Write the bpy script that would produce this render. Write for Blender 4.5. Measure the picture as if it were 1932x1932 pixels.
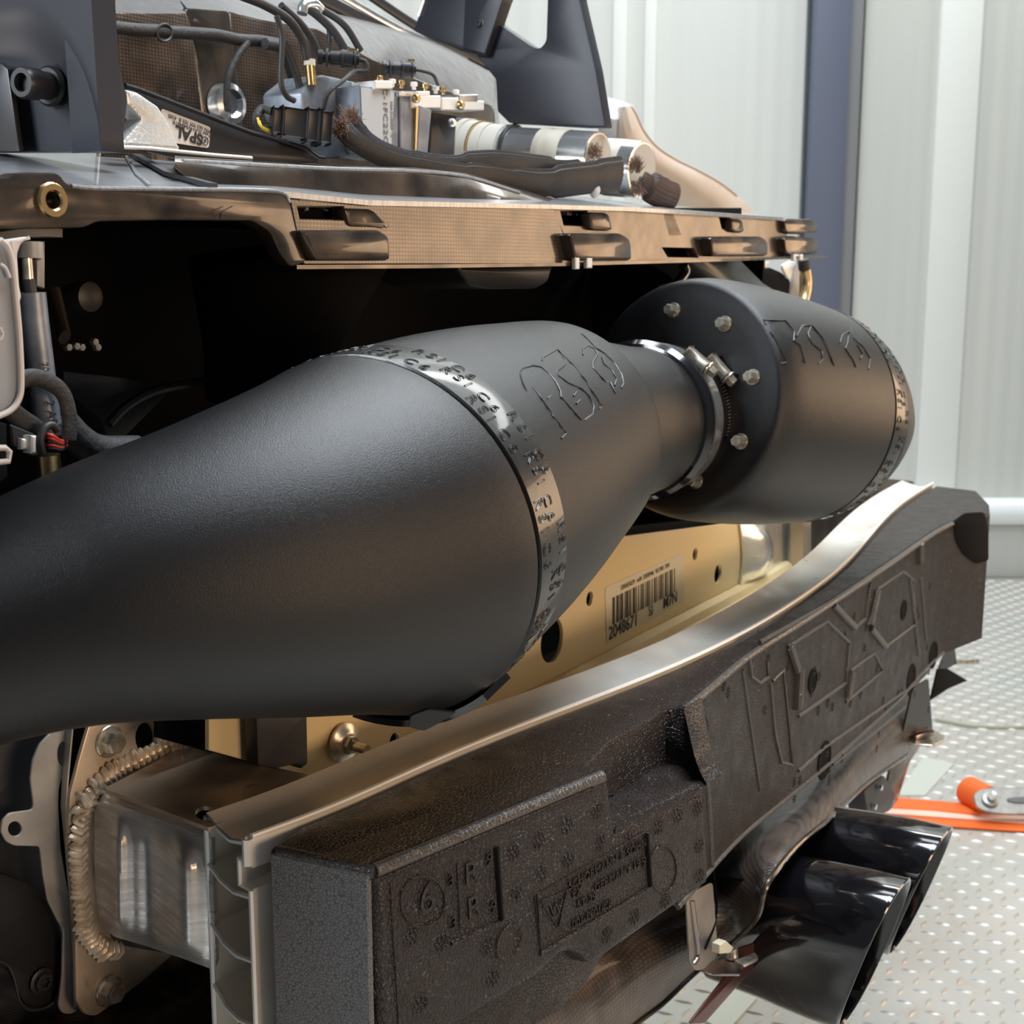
import bpy, bmesh, math, random
from mathutils import Vector as V, Matrix
from mathutils.geometry import tessellate_polygon
sc = bpy.context.scene
for o in list(bpy.data.objects): bpy.data.objects.remove(o)
# ---------------------------------------------------------------- camera, world, lights, exposure
FPX = 2500.0; TILT = math.atan(456 / 2500.0); CP, SP = math.cos(TILT), math.sin(TILT); EYE = 1.1
cd = bpy.data.cameras.new('camera'); cam = bpy.data.objects.new('camera', cd); sc.collection.objects.link(cam)
cam.location = (0, 0, EYE); cam.rotation_euler = (math.pi / 2 - TILT, 0, 0)
cd.sensor_width = 36; cd.lens = 36 * FPX / 1932; cd.clip_start = 0.02
cd.dof.use_dof = True; cd.dof.focus_distance = 0.95; cd.dof.aperture_fstop = 16
sc.camera = cam
w = bpy.data.worlds.new('world'); sc.world = w; w.use_nodes = True
w.node_tree.nodes['Background'].inputs[0].default_value = (0.78, 0.83, 0.9, 1)
w.node_tree.nodes['Background'].inputs[1].default_value = 0.12
def area(name, loc, tgt, sx, sy, power, col):
    l = bpy.data.lights.new(name, 'AREA'); l.shape = 'RECTANGLE'; l.size = sx; l.size_y = sy; l.energy = power; l.color = col
    o = bpy.data.objects.new(name, l); sc.collection.objects.link(o); o.location = loc
    o.rotation_euler = (V(tgt) - V(loc)).to_track_quat('-Z', 'Y').to_euler(); return o
area('ceiling_light_left', (-1.9, -0.3, 1.9), (-0.1, 0.9, 0.85), 0.9, 0.9, 52, (0.86, 0.93, 1.0))
area('fill_light_left', (-2.1, 0.35, 0.75), (-0.2, 0.9, 0.65), 0.9, 0.5, 16, (1.0, 0.93, 0.84))  # added fill to brighten the lower left; no such lamp known
area('ceiling_light_near', (0.65, 1.2, 3.2), (0.1, 1.1, 0.85), 1.4, 1.1, 88, (0.86, 0.93, 1.0))
area('ceiling_light_middle', (0.8, 2.6, 3.6), (0.6, 2.2, 0), 3.0, 0.5, 34, (0.93, 0.97, 1.0))
area('ceiling_light_far', (1.5, 4.3, 3.6), (1.5, 4.9, 0.6), 4.0, 0.5, 84, (0.97, 1.0, 0.98))
area('warm_lamp', (2.5, 2.3, 1.1), (0.1, 1.0, 0.85), 1.5, 0.8, 16, (1.0, 0.68, 0.42))
area('warm_lamp_rear', (2.2, -0.7, 1.05), (0.1, 0.9, 0.85), 1.3, 0.6, 30, (1.0, 0.7, 0.45))
sc.view_settings.view_transform = 'Standard'; sc.view_settings.look = 'None'
sc.view_settings.exposure = 0.0; sc.view_settings.gamma = 1.0; sc.view_settings.use_curve_mapping = False
# ---------------------------------------------------------------- placing helpers (photo pixel -> point on a real plane)
N = V((-.834, .552, 0)); U = V((.552, .834, 0)); Z = V((0, 0, 1))
def ray(px, py):
    a = (px - 966) / FPX; b = (966 - py) / FPX
    return V((a, CP + b * SP, -SP + b * CP))
E0 = V((0, 0, EYE))
def PY(px, py, y): r = ray(px, py); return E0 + r * (y / r.y)
def PZ(px, py, z): r = ray(px, py); return E0 + r * ((z - EYE) / r.z)
def PN(px, py, c, n=N): r = ray(px, py); return E0 + r * (c / r.dot(n))
def PU(px, py, c): return PN(px, py, c, U)
def PP(px, py, o, n): r = ray(px, py); return E0 + r * ((o - E0).dot(n) / r.dot(n))
# ---------------------------------------------------------------- materials
MATS = {}
def nodes(name):
    m = bpy.data.materials.new(name); m.use_nodes = True; nt = m.node_tree
    return m, nt, nt.nodes['Principled BSDF']
def mat(name, col, rough=.5, metal=0., coat=0., bump=None, var=None, spec=.5, em=0, trans=0, aniso=None, rvar=None, dirt=None):
    m, nt, b = nodes(name); N_ = nt.nodes; Lk = nt.links.new
    b.inputs['Base Color'].default_value = (*col, 1); b.inputs['Roughness'].default_value = rough
    b.inputs['Metallic'].default_value = metal; b.inputs['Coat Weight'].default_value = coat
    b.inputs['Coat Roughness'].default_value = .06; b.inputs['Specular IOR Level'].default_value = spec
    if em: b.inputs['Emission Color'].default_value = (*col, 1); b.inputs['Emission Strength'].default_value = em
    if trans: b.inputs['Transmission Weight'].default_value = trans
    tc = N_.new('ShaderNodeTexCoord')
    def noise(scale, det=3, stretch=None):
        n = N_.new('ShaderNodeTexNoise'); n.inputs['Scale'].default_value = scale; n.inputs['Detail'].default_value = det
        if stretch:
            mp = N_.new('ShaderNodeMapping'); mp.inputs['Scale'].default_value = stretch; Lk(tc.outputs['Object'], mp.inputs[0]); Lk(mp.outputs[0], n.inputs[0])
        else: Lk(tc.outputs['Object'], n.inputs[0])
        return n.outputs[0]
    def mixc(f, a, c2, lo=.35, hi=.65):
        r = N_.new('ShaderNodeMapRange'); r.inputs[1].default_value = lo; r.inputs[2].default_value = hi; Lk(f, r.inputs[0])
        x = N_.new('ShaderNodeMix'); x.data_type = 'RGBA'; Lk(r.outputs[0], x.inputs[0])
        if isinstance(a, tuple): x.inputs[6].default_value = (*a, 1)
        else: Lk(a, x.inputs[6])
        x.inputs[7].default_value = (*c2, 1); return x.outputs[2]
    cur = col
    if var: cur = mixc(noise(var[0], 4, var[2] if len(var) > 2 else None), cur, var[1]); Lk(cur, b.inputs['Base Color'])
    if dirt: cur = mixc(noise(dirt[0], 6), cur, dirt[1], dirt[2], dirt[2] + .12); Lk(cur, b.inputs['Base Color'])
    if rvar:
        r = N_.new('ShaderNodeMapRange'); r.inputs[3].default_value = rvar[1]; r.inputs[4].default_value = rvar[2]
        r.inputs[1].default_value = .3; r.inputs[2].default_value = .7
        Lk(noise(rvar[0], 4, rvar[3] if len(rvar) > 3 else None), r.inputs[0]); Lk(r.outputs[0], b.inputs['Roughness'])
    if bump:
        kind, scale, st = bump[:3]
        if kind == 'noise': h = noise(scale, 3, bump[3] if len(bump) > 3 else None)
        elif kind == 'cells':
            v = N_.new('ShaderNodeTexVoronoi'); v.feature = 'DISTANCE_TO_EDGE'; v.inputs['Scale'].default_value = scale
            Lk(tc.outputs['Object'], v.inputs['Vector']); r = N_.new('ShaderNodeMapRange'); r.inputs[2].default_value = .12; Lk(v.outputs[0], r.inputs[0]); h = r.outputs[0]
            if len(bump) > 3:
                x = N_.new('ShaderNodeMix'); x.data_type = 'RGBA'; Lk(h, x.inputs[0]); x.inputs[6].default_value = (*bump[3], 1)
                if isinstance(cur, tuple): x.inputs[7].default_value = (*cur, 1)
                else: Lk(cur, x.inputs[7])
                Lk(x.outputs[2], b.inputs['Base Color'])
        bp = N_.new('ShaderNodeBump'); bp.inputs['Strength'].default_value = st; bp.inputs['Distance'].default_value = .001
        Lk(h, bp.inputs['Height']); Lk(bp.outputs[0], b.inputs['Normal'])
    MATS[name] = m; return m
def weave(name, c1, c2, scale=330., coat=.9, rough=.42, coatr=.08, metal=.35, warp=0.0, line=.5, gap=None):
    """carbon cloth: fine grid of warp and weft tows under lacquer"""
    m, nt, b = nodes(name); N_ = nt.nodes; Lk = nt.links.new
    tc = N_.new('ShaderNodeTexCoord'); mp = N_.new('ShaderNodeMapping'); Lk(tc.outputs['Object'], mp.inputs[0])
    mp.inputs['Rotation'].default_value = (0, 0, math.radians(-56))   # columns follow the car's width
    src = mp.outputs[0]
    if warp:
        n = N_.new('ShaderNodeTexNoise'); n.inputs['Scale'].default_value = 9; Lk(src, n.inputs[0])
        mx = N_.new('ShaderNodeVectorMath'); mx.operation = 'MULTIPLY_ADD'; Lk(n.outputs[1], mx.inputs[0]); mx.inputs[1].default_value = (warp,) * 3; Lk(src, mx.inputs[2]); src = mx.outputs[0]
    sep = N_.new('ShaderNodeSeparateXYZ'); Lk(src, sep.inputs[0])
    def wv(sock, s):
        q = N_.new('ShaderNodeMath'); q.operation = 'MULTIPLY'; q.inputs[1].default_value = s; Lk(sock, q.inputs[0])
        k = N_.new('ShaderNodeMath'); k.operation = 'SINE'; Lk(q.outputs[0], k.inputs[0]); return k.outputs[0]
    sx = N_.new('ShaderNodeMath'); sx.operation = 'ADD'; Lk(sep.outputs[0], sx.inputs[0]); Lk(sep.outputs[1], sx.inputs[1])
    a = wv(sx.outputs[0], scale * 6.28 * .45); c = wv(sep.outputs[2], scale * 6.28 * .55)
    pr = N_.new('ShaderNodeMath'); pr.operation = 'MINIMUM'; Lk(a, pr.inputs[0]); Lk(c, pr.inputs[1])
    r = N_.new('ShaderNodeMapRange'); r.inputs[1].default_value = -1; r.inputs[2].default_value = .1; Lk(pr.outputs[0], r.inputs[0])
    n2 = N_.new('ShaderNodeTexNoise'); n2.inputs['Scale'].default_value = 28; n2.inputs['Detail'].default_value = 5; Lk(tc.outputs['Object'], n2.inputs[0])
    m1 = N_.new('ShaderNodeMix'); m1.data_type = 'RGBA'; m1.inputs[6].default_value = (*c1, 1); m1.inputs[7].default_value = (*c2, 1); Lk(r.outputs[0], m1.inputs[0])
    m2 = N_.new('ShaderNodeMix'); m2.data_type = 'RGBA'; m2.blend_type = 'MULTIPLY'; m2.inputs[0].default_value = .8; Lk(m1.outputs[2], m2.inputs[6])
    rr = N_.new('ShaderNodeMapRange'); rr.inputs[1].default_value = .35; rr.inputs[2].default_value = .6; rr.inputs[3].default_value = .45; rr.inputs[4].default_value = 1.3; Lk(n2.outputs[0], rr.inputs[0])
    Lk(rr.outputs[0], m2.inputs[7]); Lk(m2.outputs[2], b.inputs['Base Color'])
    bp = N_.new('ShaderNodeBump'); bp.inputs['Strength'].default_value = line; bp.inputs['Distance'].default_value = .0004; Lk(r.outputs[0], bp.inputs['Height']); Lk(bp.outputs[0], b.inputs['Normal'])
    b.inputs['Roughness'].default_value = rough; b.inputs['Metallic'].default_value = metal; b.inputs['Coat Weight'].default_value = coat; b.inputs['Coat Roughness'].default_value = coatr
    MATS[name] = m; return m
M_BLACK = mat('powder_black', (.008, .008, .009), .36, bump=('noise', 1500, .35), spec=.48)
M_BLACK2 = mat('satin_black', (.014, .014, .016), .35, bump=('noise', 400, .08))
M_BAND = mat('lacquered_carbon_band', (.010, .010, .011), .34, coat=.35, bump=('noise', 120, .3))
M_GLOSS = mat('piano_black', (.006, .006, .008), .12, coat=1.0)
M_DARK = mat('bay_black', (.0025, .0025, .003), .8, spec=.15)  # near black: shade of the bay and foam recesses is put into it
M_PLASTIC = mat('black_plastic', (.02, .02, .023), .38)
M_WING = mat('navy_black_satin', (.022, .024, .033), .42, bump=('noise', 1500, .05))
M_FOAM = mat('moulded_foam', (.03, .021, .018), .42, bump=('cells', 330, .8, (.017, .014, .013)), dirt=(22, (.055, .044, .036), .62), rvar=(40, .3, .5), spec=.4)
M_FOAMEND = mat('foam_end_lit', (.19, .19, .195), .6, bump=('cells', 420, .4, (.07, .07, .075)))  # much paler than the foam, for the cool light on that side
M_CARB = weave('carbon_bronze', (.055, .04, .03), (.15, .105, .072), 560, rough=.36, metal=.6, line=.3)
M_CARBS = mat('smooth_carbon', (.035, .03, .027), .32, metal=.55, coat=.5, var=(14, (.13, .098, .072)), rvar=(30, .18, .4))
M_CARB2 = weave('carbon_warped', (.06, .044, .037), (.11, .082, .066), 400, rough=.42, metal=.3, warp=.02, coat=.3)
M_CARBT = mat('airbox_top_sheen', (.10, .095, .09), .5, metal=.1, spec=.3, var=(60, (.17, .165, .16), (1, 6, 1)))  # grey streaks stand in for ceiling reflections on the carbon
M_DECK = mat('deck_sheen', (.3, .31, .32), .3, metal=.5, coat=.5, var=(60, (.45, .46, .48), (1, 6, 1)))  # pale silver: the sheen on the deck is put into the colour
M_FOAMEDGE = mat('foam_edge_highlight', (.075, .066, .06), .3, bump=('cells', 330, .35), spec=.7)  # lighter than the foam: edge highlights are put into the colour
M_ALU = mat('machined_aluminium', (.86, .83, .77), .4, metal=.25, var=(9, (.74, .66, .54), (1, 1, 1)), bump=('noise', 300, .15, (1, 14, 14)), rvar=(25, .25, .5))
M_ALUW = mat('bare_aluminium_edge', (.88, .87, .84), .45, metal=.25)
M_BRUSH = mat('brushed_aluminium', (.72, .7, .68), .32, metal=.6, bump=('noise', 30, .12, (1, 1, 30)), rvar=(8, .2, .42, (1, 1, 30)), var=(5, (.55, .52, .49), (1, 1, 24)))
M_BRUSHD = mat('dirty_aluminium', (.42, .34, .26), .42, metal=.5, var=(25, (.55, .44, .33)), dirt=(50, (.2, .15, .11), .64), rvar=(30, .3, .6))
M_GOLD = mat('gold_anodised', (.92, .72, .38), .4, metal=.25, var=(6, (.86, .7, .42)), bump=('noise', 60, .04))
M_GALV = mat('galvanised', (.27, .30, .34), .42, metal=.5, var=(60, (.17, .19, .23)))
M_ZINC = mat('zinc_bolt', (.75, .7, .6), .28, metal=.8, var=(150, (.42, .38, .32)))
M_WELD = mat('weld_metal', (.85, .72, .56), .36, metal=.5, var=(90, (.6, .48, .36)), bump=('noise', 250, .5))
M_TITAN = mat('tinted_steel', (.5, .4, .3), .25, metal=1, var=(35, (.36, .3, .32)))
M_CAST = mat('cast_aluminium', (.7, .7, .68), .42, metal=.6, bump=('noise', 320, .7))
M_BRASS = mat('brass', (.75, .55, .27), .25, metal=1)
M_GREYB = mat('grey_coated_steel', (.48, .45, .41), .5, metal=.3, var=(20, (.27, .25, .23)))
M_ENDCAP = mat('potted_end', (.55, .5, .42), .6)
M_CHROME = mat('chrome', (.85, .87, .88), .2, metal=.9, rvar=(40, .12, .3))
M_TAPE = mat('masking_tape', (.72, .68, .58), .6, bump=('noise', 90, .4), var=(40, (.62, .57, .47)))
M_NYLON = mat('white_nylon', (.72, .7, .62), .45)
M_RUBBER = mat('rubber', (.028, .028, .03), .5)
M_SLEEVE = mat('woven_sleeve', (.028, .027, .028), .42, bump=('noise', 900, .5))
M_FRAY = mat('frayed_fibre', (.2, .12, .08), .7)
M_CLOTHTAPE = mat('cloth_tape', (.035, .033, .033), .65, bump=('noise', 260, .9))
M_ORANGE = mat('orange_webbing', (.9, .16, .02), .6, bump=('noise', 500, .4, (1, 8, 1)))
M_ORANGEP = mat('orange_webbing_pale', (.93, .62, .5), .6)
M_RED = mat('red_wire', (.6, .05, .03), .4)
M_YEL = mat('yellow_wire', (.75, .55, .04), .4)
M_BEIGE = mat('beige_film', (.62, .5, .4), .42, var=(7, (.7, .61, .52)))
M_FILM = mat('pale_film', (.55, .58, .66), .2, var=(40, (.75, .78, .83), (1, 4, 1)))
M_LABEL = mat('label_paper', (.78, .72, .55), .5)
M_LABELG = mat('label_grey', (.5, .52, .53), .45)
M_LABELW = mat('sticker_white', (.7, .66, .62), .4)
M_INK = mat('ink', (.02, .02, .02), .6)
M_INKG = mat('grey_ink', (.14, .14, .15), .6)
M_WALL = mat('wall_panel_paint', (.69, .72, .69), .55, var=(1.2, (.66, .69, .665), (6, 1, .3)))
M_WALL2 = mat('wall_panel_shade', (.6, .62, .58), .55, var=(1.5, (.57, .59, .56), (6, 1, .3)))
M_SEAM = mat('wall_seam_paint', (.8, .83, .8), .5)
M_PILLAR = mat('blue_pillar_paint', (.12, .14, .2), .45)
M_PILLARS = mat('grey_pillar_side', (.22, .23, .24), .5)
M_TREAD = mat('tread_plate_steel', (.5, .515, .49), .36, metal=.35, var=(3, (.54, .52, .48)), rvar=(5, .3, .5), dirt=(9, (.5, .42, .35), .66))
M_PLATE = mat('smooth_steel_plate', (.62, .66, .6), .4, metal=.3)
M_SILV = mat('buckle_steel', (.42, .41, .37), .4, metal=.8, var=(60, (.3, .3, .3)))
M_PALE = mat('pale_plastic', (.75, .74, .7), .4)
M_FLANGE = mat('grey_panel_paint', (.3, .31, .33), .4)
M_FLANGER = mat('pale_bead', (.6, .54, .5), .4)
# ---------------------------------------------------------------- object helpers
def coll(): return sc.collection
def thing(name, label, cat, loc, group=None):
    o = bpy.data.objects.new(name, None); coll().objects.link(o); o.location = loc; o.empty_display_size = .02
    o['label'] = label; o['category'] = cat
    if group: o['group'] = group
    return o
def wpos(o):
    p = V((0, 0, 0))
    while o: p += V(o.location); o = o.parent
    return p
def link(name, me, m, parent=None, kind=None, label=None, flat=False, ang=38):
    me.materials.clear(); me.materials.append(m)
    vs = me.vertices
    if len(vs):
        lo = V((min(v.co.x for v in vs), min(v.co.y for v in vs), min(v.co.z for v in vs)))
        hi = V((max(v.co.x for v in vs), max(v.co.y for v in vs), max(v.co.z for v in vs)))
        c = (lo + hi) / 2
        if parent is None: c.z = lo.z
    else: c = V((0, 0, 0))
    me.transform(Matrix.Translation(-c))
    if not flat:
        me.shade_smooth(); me.set_sharp_from_angle(angle=math.radians(ang))
    o = bpy.data.objects.new(name, me); coll().objects.link(o)
    o.parent = parent; o.location = c - wpos(parent)
    if kind: o['kind'] = kind
    if label: o['label'] = label
    return o
def tag(o, label, cat, group=None):
    o['label'] = label; o['category'] = cat
    if group: o['group'] = group
    return o
def copy_tree(o, parent=None):
    c = o.copy(); coll().objects.link(c); c.parent = parent
    for ch in o.children: copy_tree(ch, c)
    return c
class MB:
    def __init__(s): s.v = []; s.f = []
    def add(s, vs, fs):
        b = len(s.v); s.v += [tuple(v) for v in vs]; s.f += [tuple(i + b for i in f) for f in fs]; return s
    def mesh(s, name):
        me = bpy.data.meshes.new(name); me.from_pydata(s.v, [], s.f); me.validate()
        bm = bmesh.new(); bm.from_mesh(me); bmesh.ops.recalc_face_normals(bm, faces=bm.faces); bm.to_mesh(me); bm.free(); return me
    def build(s, name, m, parent=None, **k): return link(name, s.mesh(name), m, parent, **k)
def rnd(pts, r, seg=4):
    out = []; n = len(pts)
    for i in range(n):
        a, b, c = V(pts[i - 1]), V(pts[i]), V(pts[(i + 1) % n]); ra = min(r, (a - b).length * .45, (c - b).length * .45)
        p = b + (a - b).normalized() * ra; q = b + (c - b).normalized() * ra
        for k in range(seg + 1):
            t = k / seg; out.append(tuple(p * (1 - t) ** 2 + b * 2 * t * (1 - t) + q * t * t))
    return out
def ell(cx, cy, rx, ry, n=24): return [(cx + rx * math.cos(t * 2 * math.pi / n), cy + ry * math.sin(t * 2 * math.pi / n)) for t in range(n)]
def inset(loop, b):
    n = len(loop); A = sum(loop[i][0] * loop[(i + 1) % n][1] - loop[(i + 1) % n][0] * loop[i][1] for i in range(n))
    s = 1 if A > 0 else -1; out = []
    for i in range(n):
        p0, p1, p2 = V(loop[i - 1]), V(loop[i]), V(loop[(i + 1) % n])
        d1 = (p1 - p0); d2 = (p2 - p1)
        if d1.length < 1e-9 or d2.length < 1e-9: out.append(tuple(p1)); continue
        d1.normalize(); d2.normalize(); n1 = V((-d1.y, d1.x)) * s; n2 = V((-d2.y, d2.x)) * s
        k = max(.5, 1 + n1.dot(n2)); out.append(tuple(p1 + (n1 + n2) / k * b))
    return out
def extr(mb, loops3, n, th, bev=.0, vec=None):
    """solid plate: outer loop (+ holes) on a plane, thickened by th along n (away from the viewer)"""
    n = n.normalized(); o = loops3[0][0]; ex = (Z.cross(n)).normalized() if abs(n.z) < .95 else V((1, 0, 0)); ey = n.cross(ex)
    d = (vec if vec is not None else n * th)
    L2 = [[((p - o).dot(ex), (p - o).dot(ey)) for p in lp] for lp in loops3]
    back = [[o + ex * a + ey * b + d for a, b in lp] for lp in L2]
    full = [[o + ex * a + ey * b for a, b in lp] for lp in L2]
    if bev > 0:
        def rw(k, dz): return [[o + ex * a + ey * b + n * dz for a, b in inset(lp, k if i == 0 else -k)] for i, lp in enumerate(L2)]
        rows = [rw(bev, 0), rw(bev * .3, bev * .3), rw(0, bev), back] if bev >= .0015 else [rw(bev, 0), rw(0, bev), back]
        if bev > .005: rows = [rw(bev, 0), rw(bev * .55, bev * .1), rw(bev * .25, bev * .3), rw(bev * .07, bev * .6), rw(0, bev), back]
    else: rows = [full, back]
    F2 = tessellate_polygon([[V((a.dot(ex), a.dot(ey), 0)) for a in lp] for lp in rows[0]])
    k = sum(len(l) for l in full); vs = [p for row in rows for lp in row for p in lp]; fs = []
    for t in F2: fs.append(tuple(t)); fs.append(tuple(i + k * (len(rows) - 1) for i in reversed(t)))
    b = 0
    for lp in full:
        m = len(lp)
        for r in range(len(rows) - 1):
            for i in range(m):
                j = (i + 1) % m; fs.append((r * k + b + i, r * k + b + j, (r + 1) * k + b + j, (r + 1) * k + b + i))
        b += m
    mb.add(vs, fs)
def plate(name, px, c, th, m, parent=None, bev=.0015, rr=0, holes=(), n=N, pf=None, **k):
    """plate whose outline is given in photo pixels on the plane (n, c)"""
    if rr: px = rnd(px, rr)
    pf = pf or (lambda x, y: PN(x, y, c, n))
    mb = MB(); extr(mb, [[pf(*p) for p in lp] for lp in [px] + list(holes)], n, th, bev); return mb.build(name, m, parent, **k)
def grid(mb, rows, th=None, closed=False, caps=False):
    R = len(rows); C = len(rows[0]); base = [V(p) for r in rows for p in r]; fs = []
    cc = C if closed else C - 1
    for i in range(R - 1):
        for j in range(cc): fs.append((i * C + j, i * C + (j + 1) % C, (i + 1) * C + (j + 1) % C, (i + 1) * C + j))
    if caps: fs.append(tuple(range(C))[::-1]); fs.append(tuple((R - 1) * C + j for j in range(C)))
    if th is not None:
        k = len(base); base2 = [p + th for p in base]; fs2 = [tuple(i + k for i in reversed(f)) for f in fs]
        edge = [j for j in range(C)] + [i * C + C - 1 for i in range(1, R)] + [(R - 1) * C + j for j in range(C - 2, -1, -1)] + [i * C for i in range(R - 2, 0, -1)]
        for a, b in zip(edge, edge[1:] + edge[:1]): fs2.append((a, b, b + k, a + k))
        base += base2; fs += fs2
    mb.add(base, fs)
def crom(pts, sub=6):
    P = [V(p) for p in pts]; P = [P[0] * 2 - P[1]] + P + [P[-1] * 2 - P[-2]]; out = []
    for i in range(1, len(P) - 2):
        for k in range(sub):
            t = k / sub; a, b, c, d = P[i - 1:i + 3]
            out.append(.5 * ((2 * b) + (c - a) * t + (2 * a - 5 * b + 4 * c - d) * t * t + (3 * b - a - 3 * c + d) * t ** 3))
    out.append(P[-2]); return out
def tube(mb, pts, r, seg=10, sub=6, flat=None, up=None, rib=0, smooth=True):
    P = crom(pts, sub) if smooth and len(pts) > 2 else [V(p) for p in pts]; n = len(P); rows = []
    ref = up or (V((0, 0, 1)) if abs((P[1] - P[0]).normalized().z) < .9 else V((1, 0, 0))); prev = None
    for i, p in enumerate(P):
        t = (P[min(i + 1, n - 1)] - P[max(i - 1, 0)]).normalized()
        if prev is None or up: e1 = (ref - t * ref.dot(t)).normalized()
        else: e1 = (prev - t * prev.dot(t)).normalized()
        prev = e1; e2 = t.cross(e1)
        rr = r[0] + (r[-1] - r[0]) * i / (n - 1) if isinstance(r, (list, tuple)) and len(r) == 2 else (r if not isinstance(r, (list, tuple)) else r[min(int(i / (n - 1) * (len(r) - 1) + .5), len(r) - 1)])
        row = []
        for k in range(seg):
            a = 2 * math.pi * k / seg; c, s = math.cos(a), math.sin(a); f = flat or 1
            q = 1 + (rib * (1 if k % 2 else -1) if rib else 0)
            row.append(p + e1 * c * rr * q + e2 * s * rr * f * q)
        rows.append(row)
    grid(mb, rows, closed=True, caps=True); return mb
def revolve(mb, o, ax, prof, seg=48, caps=True, e1=None):
    ax = ax.normalized(); e1 = e1 or (V((0, 0, 1)) - ax * ax.z).normalized() if abs(ax.z) < .95 else V((1, 0, 0)); e2 = ax.cross(e1)
    rows = [[o + ax * s + (e1 * math.cos(2 * math.pi * k / seg) + e2 * math.sin(2 * math.pi * k / seg)) * r for k in range(seg)] for s, r in prof]
    grid(mb, rows, closed=True, caps=caps); return mb
def boxm(mb, c, ex, ey, ez, bev=.001):
    bm = bmesh.new(); bmesh.ops.create_cube(bm, size=2)
    for v in bm.verts: v.co = V(c) + ex * v.co.x + ey * v.co.y + ez * v.co.z
    if bev: bmesh.ops.bevel(bm, geom=bm.edges[:] , offset=bev, segments=2, affect='EDGES', profile=.5)
    bm.verts.index_update(); mb.add([v.co.copy() for v in bm.verts], [[v.index for v in f.verts] for f in bm.faces]); bm.free(); return mb
def pbox(mb, x0, y0, x1, y1, c, depth, bev=.0012, n=N, rr=0):
    lp = [(x0, y0), (x1, y0), (x1, y1), (x0, y1)]
    if rr: lp = rnd(lp, rr, 3)
    extr(mb, [[PN(*q, c, n) for q in lp]], n, depth, bev); return mb
def bolt(pos, ax, r, h, m, parent=None, name='bolt', washer=True, torx=False, root=True, label=None):
    ax = ax.normalized(); e = (Z - ax * ax.z).normalized(); e2 = ax.cross(e); mb = MB()
    if washer: revolve(mb, pos, ax, [(0, r * 1.0), (0, r * 1.35), (h * .12, r * 1.38), (h * .2, r * 1.3), (h * .2, r * .5)], 28, caps=False)
    rows = []
    sg = 6 if not torx else 24
    for s, k in ((0, 1), (h * .82, 1), (h, .86)):
        rows.append([pos + ax * s + (e * math.cos(2 * math.pi * i / sg + .3) + e2 * math.sin(2 * math.pi * i / sg + .3)) * r * k * (1.0 if not torx else .95) for i in range(sg)])
    if torx:
        for s, k in ((h, .5), (h * .55, .45)):
            rows.append([pos + ax * s + (e * math.cos(2 * math.pi * i / sg + .3) + e2 * math.sin(2 * math.pi * i / sg + .3)) * r * k * (1 + .22 * math.cos(6 * 2 * math.pi * i / sg)) for i in range(sg)])
    grid(mb, rows, closed=True, caps=True)
    return mb.build(name, m, parent, label=label)
def textmesh(body, size, th=0, outline=0.0, align='CENTER', spacing=1.0, bold=0.0):
    cu = bpy.data.curves.new('text', 'FONT'); cu.body = body; cu.size = size; cu.align_x = align; cu.align_y = 'CENTER'; cu.space_character = spacing
    cu.resolution_u = 4; cu.offset = bold
    if outline: cu.fill_mode = 'NONE'; cu.bevel_depth = outline; cu.bevel_resolution = 0
    else: cu.extrude = th / 2
    ob = bpy.data.objects.new('text', cu); coll().objects.link(ob)
    bpy.context.view_layer.update(); dg = bpy.context.evaluated_depsgraph_get()
    me = bpy.data.meshes.new_from_object(ob.evaluated_get(dg)); bpy.data.objects.remove(ob); bpy.data.curves.remove(cu); return me
def textat(name, body, size, o, ex, ey, m, parent, th=.0004, outline=0, lift=.0003, sx=1., bold=0, **k):
    me = textmesh(body, size, th, outline, bold=bold); nn = ex.cross(ey).normalized()
    for v in me.vertices: x, y, z = v.co; v.co = o + ex * (x * sx) + ey * y + nn * (z + lift)
    return link(name, me, m, parent, flat=True, **k)
# ================================================================ THE SETTING
def struct(name, mb, m, parent=None, **k):
    o = mb.build(name, m, parent, **k)
    if parent is None: o['kind'] = 'structure'
    return o
WY = 4.75
mb = MB(); boxm(mb, V((0.6, 2.2, -.02)), V((3.6, 0, 0)), V((0, 3.2, 0)), V((0, 0, .02)), 0); floor = struct('floor', mb, M_TREAD)
# raised tread bars, alternating directions
mb = MB(); random.seed(4); p = .034
for i in range(0, 100):
    for j in range(0, 120):
        x = -0.35 + i * p; y = 1.0 + j * p * .9
        if x > .2 + y * .62 or x < -.15 + y * .12: continue
        a = math.radians(38 if (i + j) % 2 else -38) + .3; dx, dy = math.cos(a), math.sin(a); L, W_, h = .0155, .0042, .0026
        q = [(-L, 0, 0), (0, -W_, 0), (L, 0, 0), (0, W_, 0), (-L * .5, 0, h), (L * .5, 0, h)]
        vs = [(x + u * dx - v * dy, y + u * dy + v * dx, z + .0) for u, v, z in q]
        mb.add(vs, [(0, 1, 4), (1, 5, 4), (1, 2, 5), (2, 3, 5), (3, 4, 5), (3, 0, 4)])
mb.build('raised_tread', M_TREAD, floor, kind='stuff')
mb = MB()
lp = [PZ(x, y, .0) for x, y in [(1655, 1560), (1735, 1385), (1845, 1425), (1790, 1500), (1722, 1560)]]
mb = MB(); extr(mb, [[PZ(x, y, .004) for x, y in [(1690, 1500), (1742, 1428), (1800, 1440), (1745, 1500)]]], -Z, .004); mb.build('cover_plate', M_PLATE, floor)
mb = MB(); extr(mb, [[PZ(x, y, .004) for x, y in [(1330, 1925), (1385, 1862), (1422, 1870), (1428, 1882), (1372, 1945)]]], -Z, .004); mb.build('cover_plate', M_PLATE, floor)
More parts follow.
